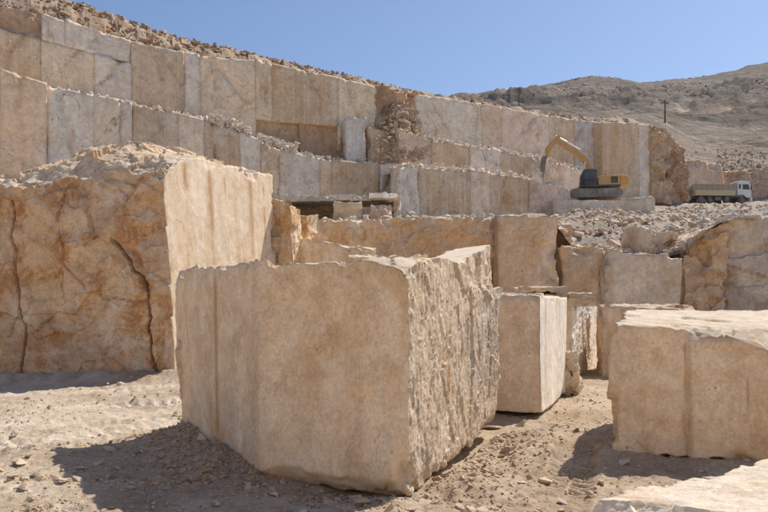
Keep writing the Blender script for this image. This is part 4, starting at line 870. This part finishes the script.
# dump truck: local +x is forward
tb = W(692, 204.5, 110.0); tb[2] -= .0
tk_ = empty('dump_truck', tb, math.radians(4)); tag(tk_, 'dusty four axle dump truck with white cab driving on the upper terrace road', 'truck')
part('chassis', join(boxp(.2, 8.2, -.55, -.35, .72, 1.0, .02), boxp(.2, 8.2, .35, .55, .72, 1.0, .02), boxp(.5, 7.9, -.4, .4, .76, .9, .02)), M['black'], tk_)
for xw in (.75, 2.05, 4.55, 6.75):
    for s in (-1, 1):
        wb = join(cyl((xw, s * 1.22 - .18, .52), (xw, s * 1.22 + .18, .52), .52, 24))
        bmesh.ops.bevel(wb, geom=[e for e in wb.edges if len(e.link_faces) == 2 and e.calc_face_angle(0) > 1.0], offset=.06, segments=2, affect='EDGES')
        wh = part('wheel', wb, M['tyre'], tk_); part('rim', cyl((xw, s * 1.22 + s * .17, .52), (xw, s * 1.22 + s * .20, .52), .29, 18), M['steel'], wh); part('hub', cyl((xw, s * 1.42, .52), (xw, s * 1.5, .52), .12, 12), M['steel'], wh)
db = part('dump_body', prism([(-.15, 1.15), (5.9, 1.15), (6.05, 2.75), (6.0, 3.0), (5.9, 2.8), (-.35, 2.75), (-.4, 2.0)], -1.25, 1.25, .03), M['body'], tk_)
for s in (-1, 1):
    part('side_board', boxp(-.1, 5.85, s * 1.27 - .03, s * 1.27 + .03, 1.2, 1.95, .015), M['cream'], db)
    for k in range(8): part('rib', boxp(.05 + k * .8, .17 + k * .8, s * 1.28 - .04, s * 1.28 + .04, 1.98, 2.72, .01), M['body'], db)
    part('top_rail', boxp(-.3, 6.0, s * 1.27 - .06, s * 1.27 + .06, 2.72, 2.84, .02), M['body'], db)
part('head_board', boxp(5.95, 6.1, -1.2, 1.2, 1.3, 3.1, .02), M['body'], tk_)
part('tailgate', prism([(-.2, 1.15), (-.12, 1.15), (-.36, 2.7), (-.44, 2.7)], -1.2, 1.2, .0), M['cream'], tk_)
cbt = part('cab', prism([(6.25, .95), (8.35, .95), (8.38, 1.9), (8.12, 3.15), (7.9, 3.32), (6.4, 3.35), (6.25, 3.2)], -1.2, 1.2, .08), M['white'], tk_)
for s in (-1, 1):
    part('door', prism([(6.95, 1.25), (8.12, 1.25), (8.15, 1.95), (7.95, 2.95), (6.95, 2.95)], s * 1.215 - .015, s * 1.215 + .015, .01), M['white'], cbt)
    part('side_window', prism([(7.02, 2.1), (8.05, 2.1), (7.9, 2.85), (7.02, 2.85)], s * 1.235 - .01, s * 1.235 + .01, 0), M['glass'], cbt)
    part('sleeper_window', prism([(6.45, 2.2), (6.75, 2.2), (6.75, 2.85), (6.45, 2.85)], s * 1.215 - .01, s * 1.215 + .01, 0), M['glass'], cbt)
    part('mirror', boxp(8.15, 8.25, s * 1.42 - .1, s * 1.42 + .1, 2.0, 2.55, .02), M['black'], cbt)
    part('headlight', boxp(8.40, 8.47, s * .9 - .18, s * .9 + .18, .72, .92, .02), M['lamp'], tk_)
    part('mudguard', prism([(6.05, .55), (6.2, .55), (6.25, .85), (6.5, 1.12), (7.0, 1.12), (7.28, .85), (7.32, .55), (7.45, .55), (7.42, .95), (7.1, 1.24), (6.4, 1.24), (6.1, .95)], s * 1.22 - .2, s * 1.22 + .2, .0), M['black'], tk_)
    part('fuel_tank', boxp(2.85, 3.85, s * 1.0 - .25, s * 1.0 + .25, .45, 1.0, .08), M['steel'], tk_)
part('windscreen', prism([(8.405, 1.98), (8.42, 1.98), (8.18, 3.08), (8.165, 3.08)], -1.05, 1.05, 0), M['glass'], cbt)
part('bumper', boxp(8.2, 8.5, -1.22, 1.22, .42, .95, .05), M['white'], tk_)
part('roof_visor', boxp(7.9, 8.3, -1.1, 1.1, 3.2, 3.3, .02), M['white'], cbt)

# utility poles on the slope
for (px, py, d, h, lab) in ((665, 125, 165, 5.8, 'wooden utility pole on the slope above the fractured wall end'), (519, 107, 230, 6.2, 'faint wooden utility pole behind the upper wall near the hills')):
    x = (px - CX) * d / F; z = float(hill_z(np.array([[x]]), np.array([[float(d)]]))[0, 0]); zt = EYE + (HY - (py - 25 if px > 600 else 87)) * d / F
    up = empty('utility_pole', (x, d, z - .3)); tag(up, lab, 'pole', 'utility poles')
    part('pole', cyl((0, 0, 0), (0, 0, max(4, zt - z + .3)), .20, 10, .13), M['wood'], up); hh = max(4, zt - z + .3)
    ca = part('crossarm', boxp(-.9, .9, -.07, .07, hh - .7, hh - .52, .01), M['wood'], up)
    for q in (-.8, 0, .8): part('insulator', cyl((q, 0, hh - .55), (q, 0, hh - .3), .06, 8), M['white'], ca)

# ------------------------------------------------------------------ dusty air
hb = bmesh.new(); bmesh.ops.create_cube(hb, size=1.0)
hm = bpy.data.materials.new('dusty_air'); hm.use_nodes = True; hn = hm.node_tree; hn.nodes.remove(hn.nodes['Principled BSDF'])
pv = hn.nodes.new('ShaderNodeVolumePrincipled'); pv.inputs['Color'].default_value = (.90, .90, .90, 1); pv.inputs['Density'].default_value = .00007; pv.inputs['Anisotropy'].default_value = .3
hn.links.new(pv.outputs[0], hn.nodes['Material Output'].inputs['Volume'])
hme = bpy.data.meshes.new('haze'); hb.to_mesh(hme); hb.free(); hme.materials.append(hm)
hz_o = link('haze', hme, None, (0, 1180, 185)); hz_o.scale = (7600, 2640, 374); tag(hz_o, 'thin dusty air over the quarry and the hills', 'haze', kind='stuff')

# dust thrown up behind the truck
db_ = bmesh.new(); bmesh.ops.create_icosphere(db_, subdivisions=4, radius=1.0)
for v_ in db_.verts:
    n_ = np.array([v_.co[:]]); v_.co = v_.co * float(1 + .35 * fbm(n_ * 1.6 + 5, 3, 131)[0])
dm = bpy.data.materials.new('thrown_dust'); dm.use_nodes = True; dn = dm.node_tree; dn.nodes.remove(dn.nodes['Principled BSDF'])
dv_ = dn.nodes.new('ShaderNodeVolumePrincipled'); dv_.inputs['Color'].default_value = (.93, .86, .76, 1); dv_.inputs['Density'].default_value = .3
dn.links.new(dv_.outputs[0], dn.nodes['Material Output'].inputs['Volume'])
dme = bpy.data.meshes.new('dust_cloud'); db_.to_mesh(dme); db_.free(); dme.materials.append(dm)
dc = link('dust_cloud', dme, None, tuple(W(686, 197, 110.5))); dc.scale = (2.6, 1.6, 1.5); tag(dc, 'faint pale dust thrown up behind the truck', 'dust', kind='stuff')
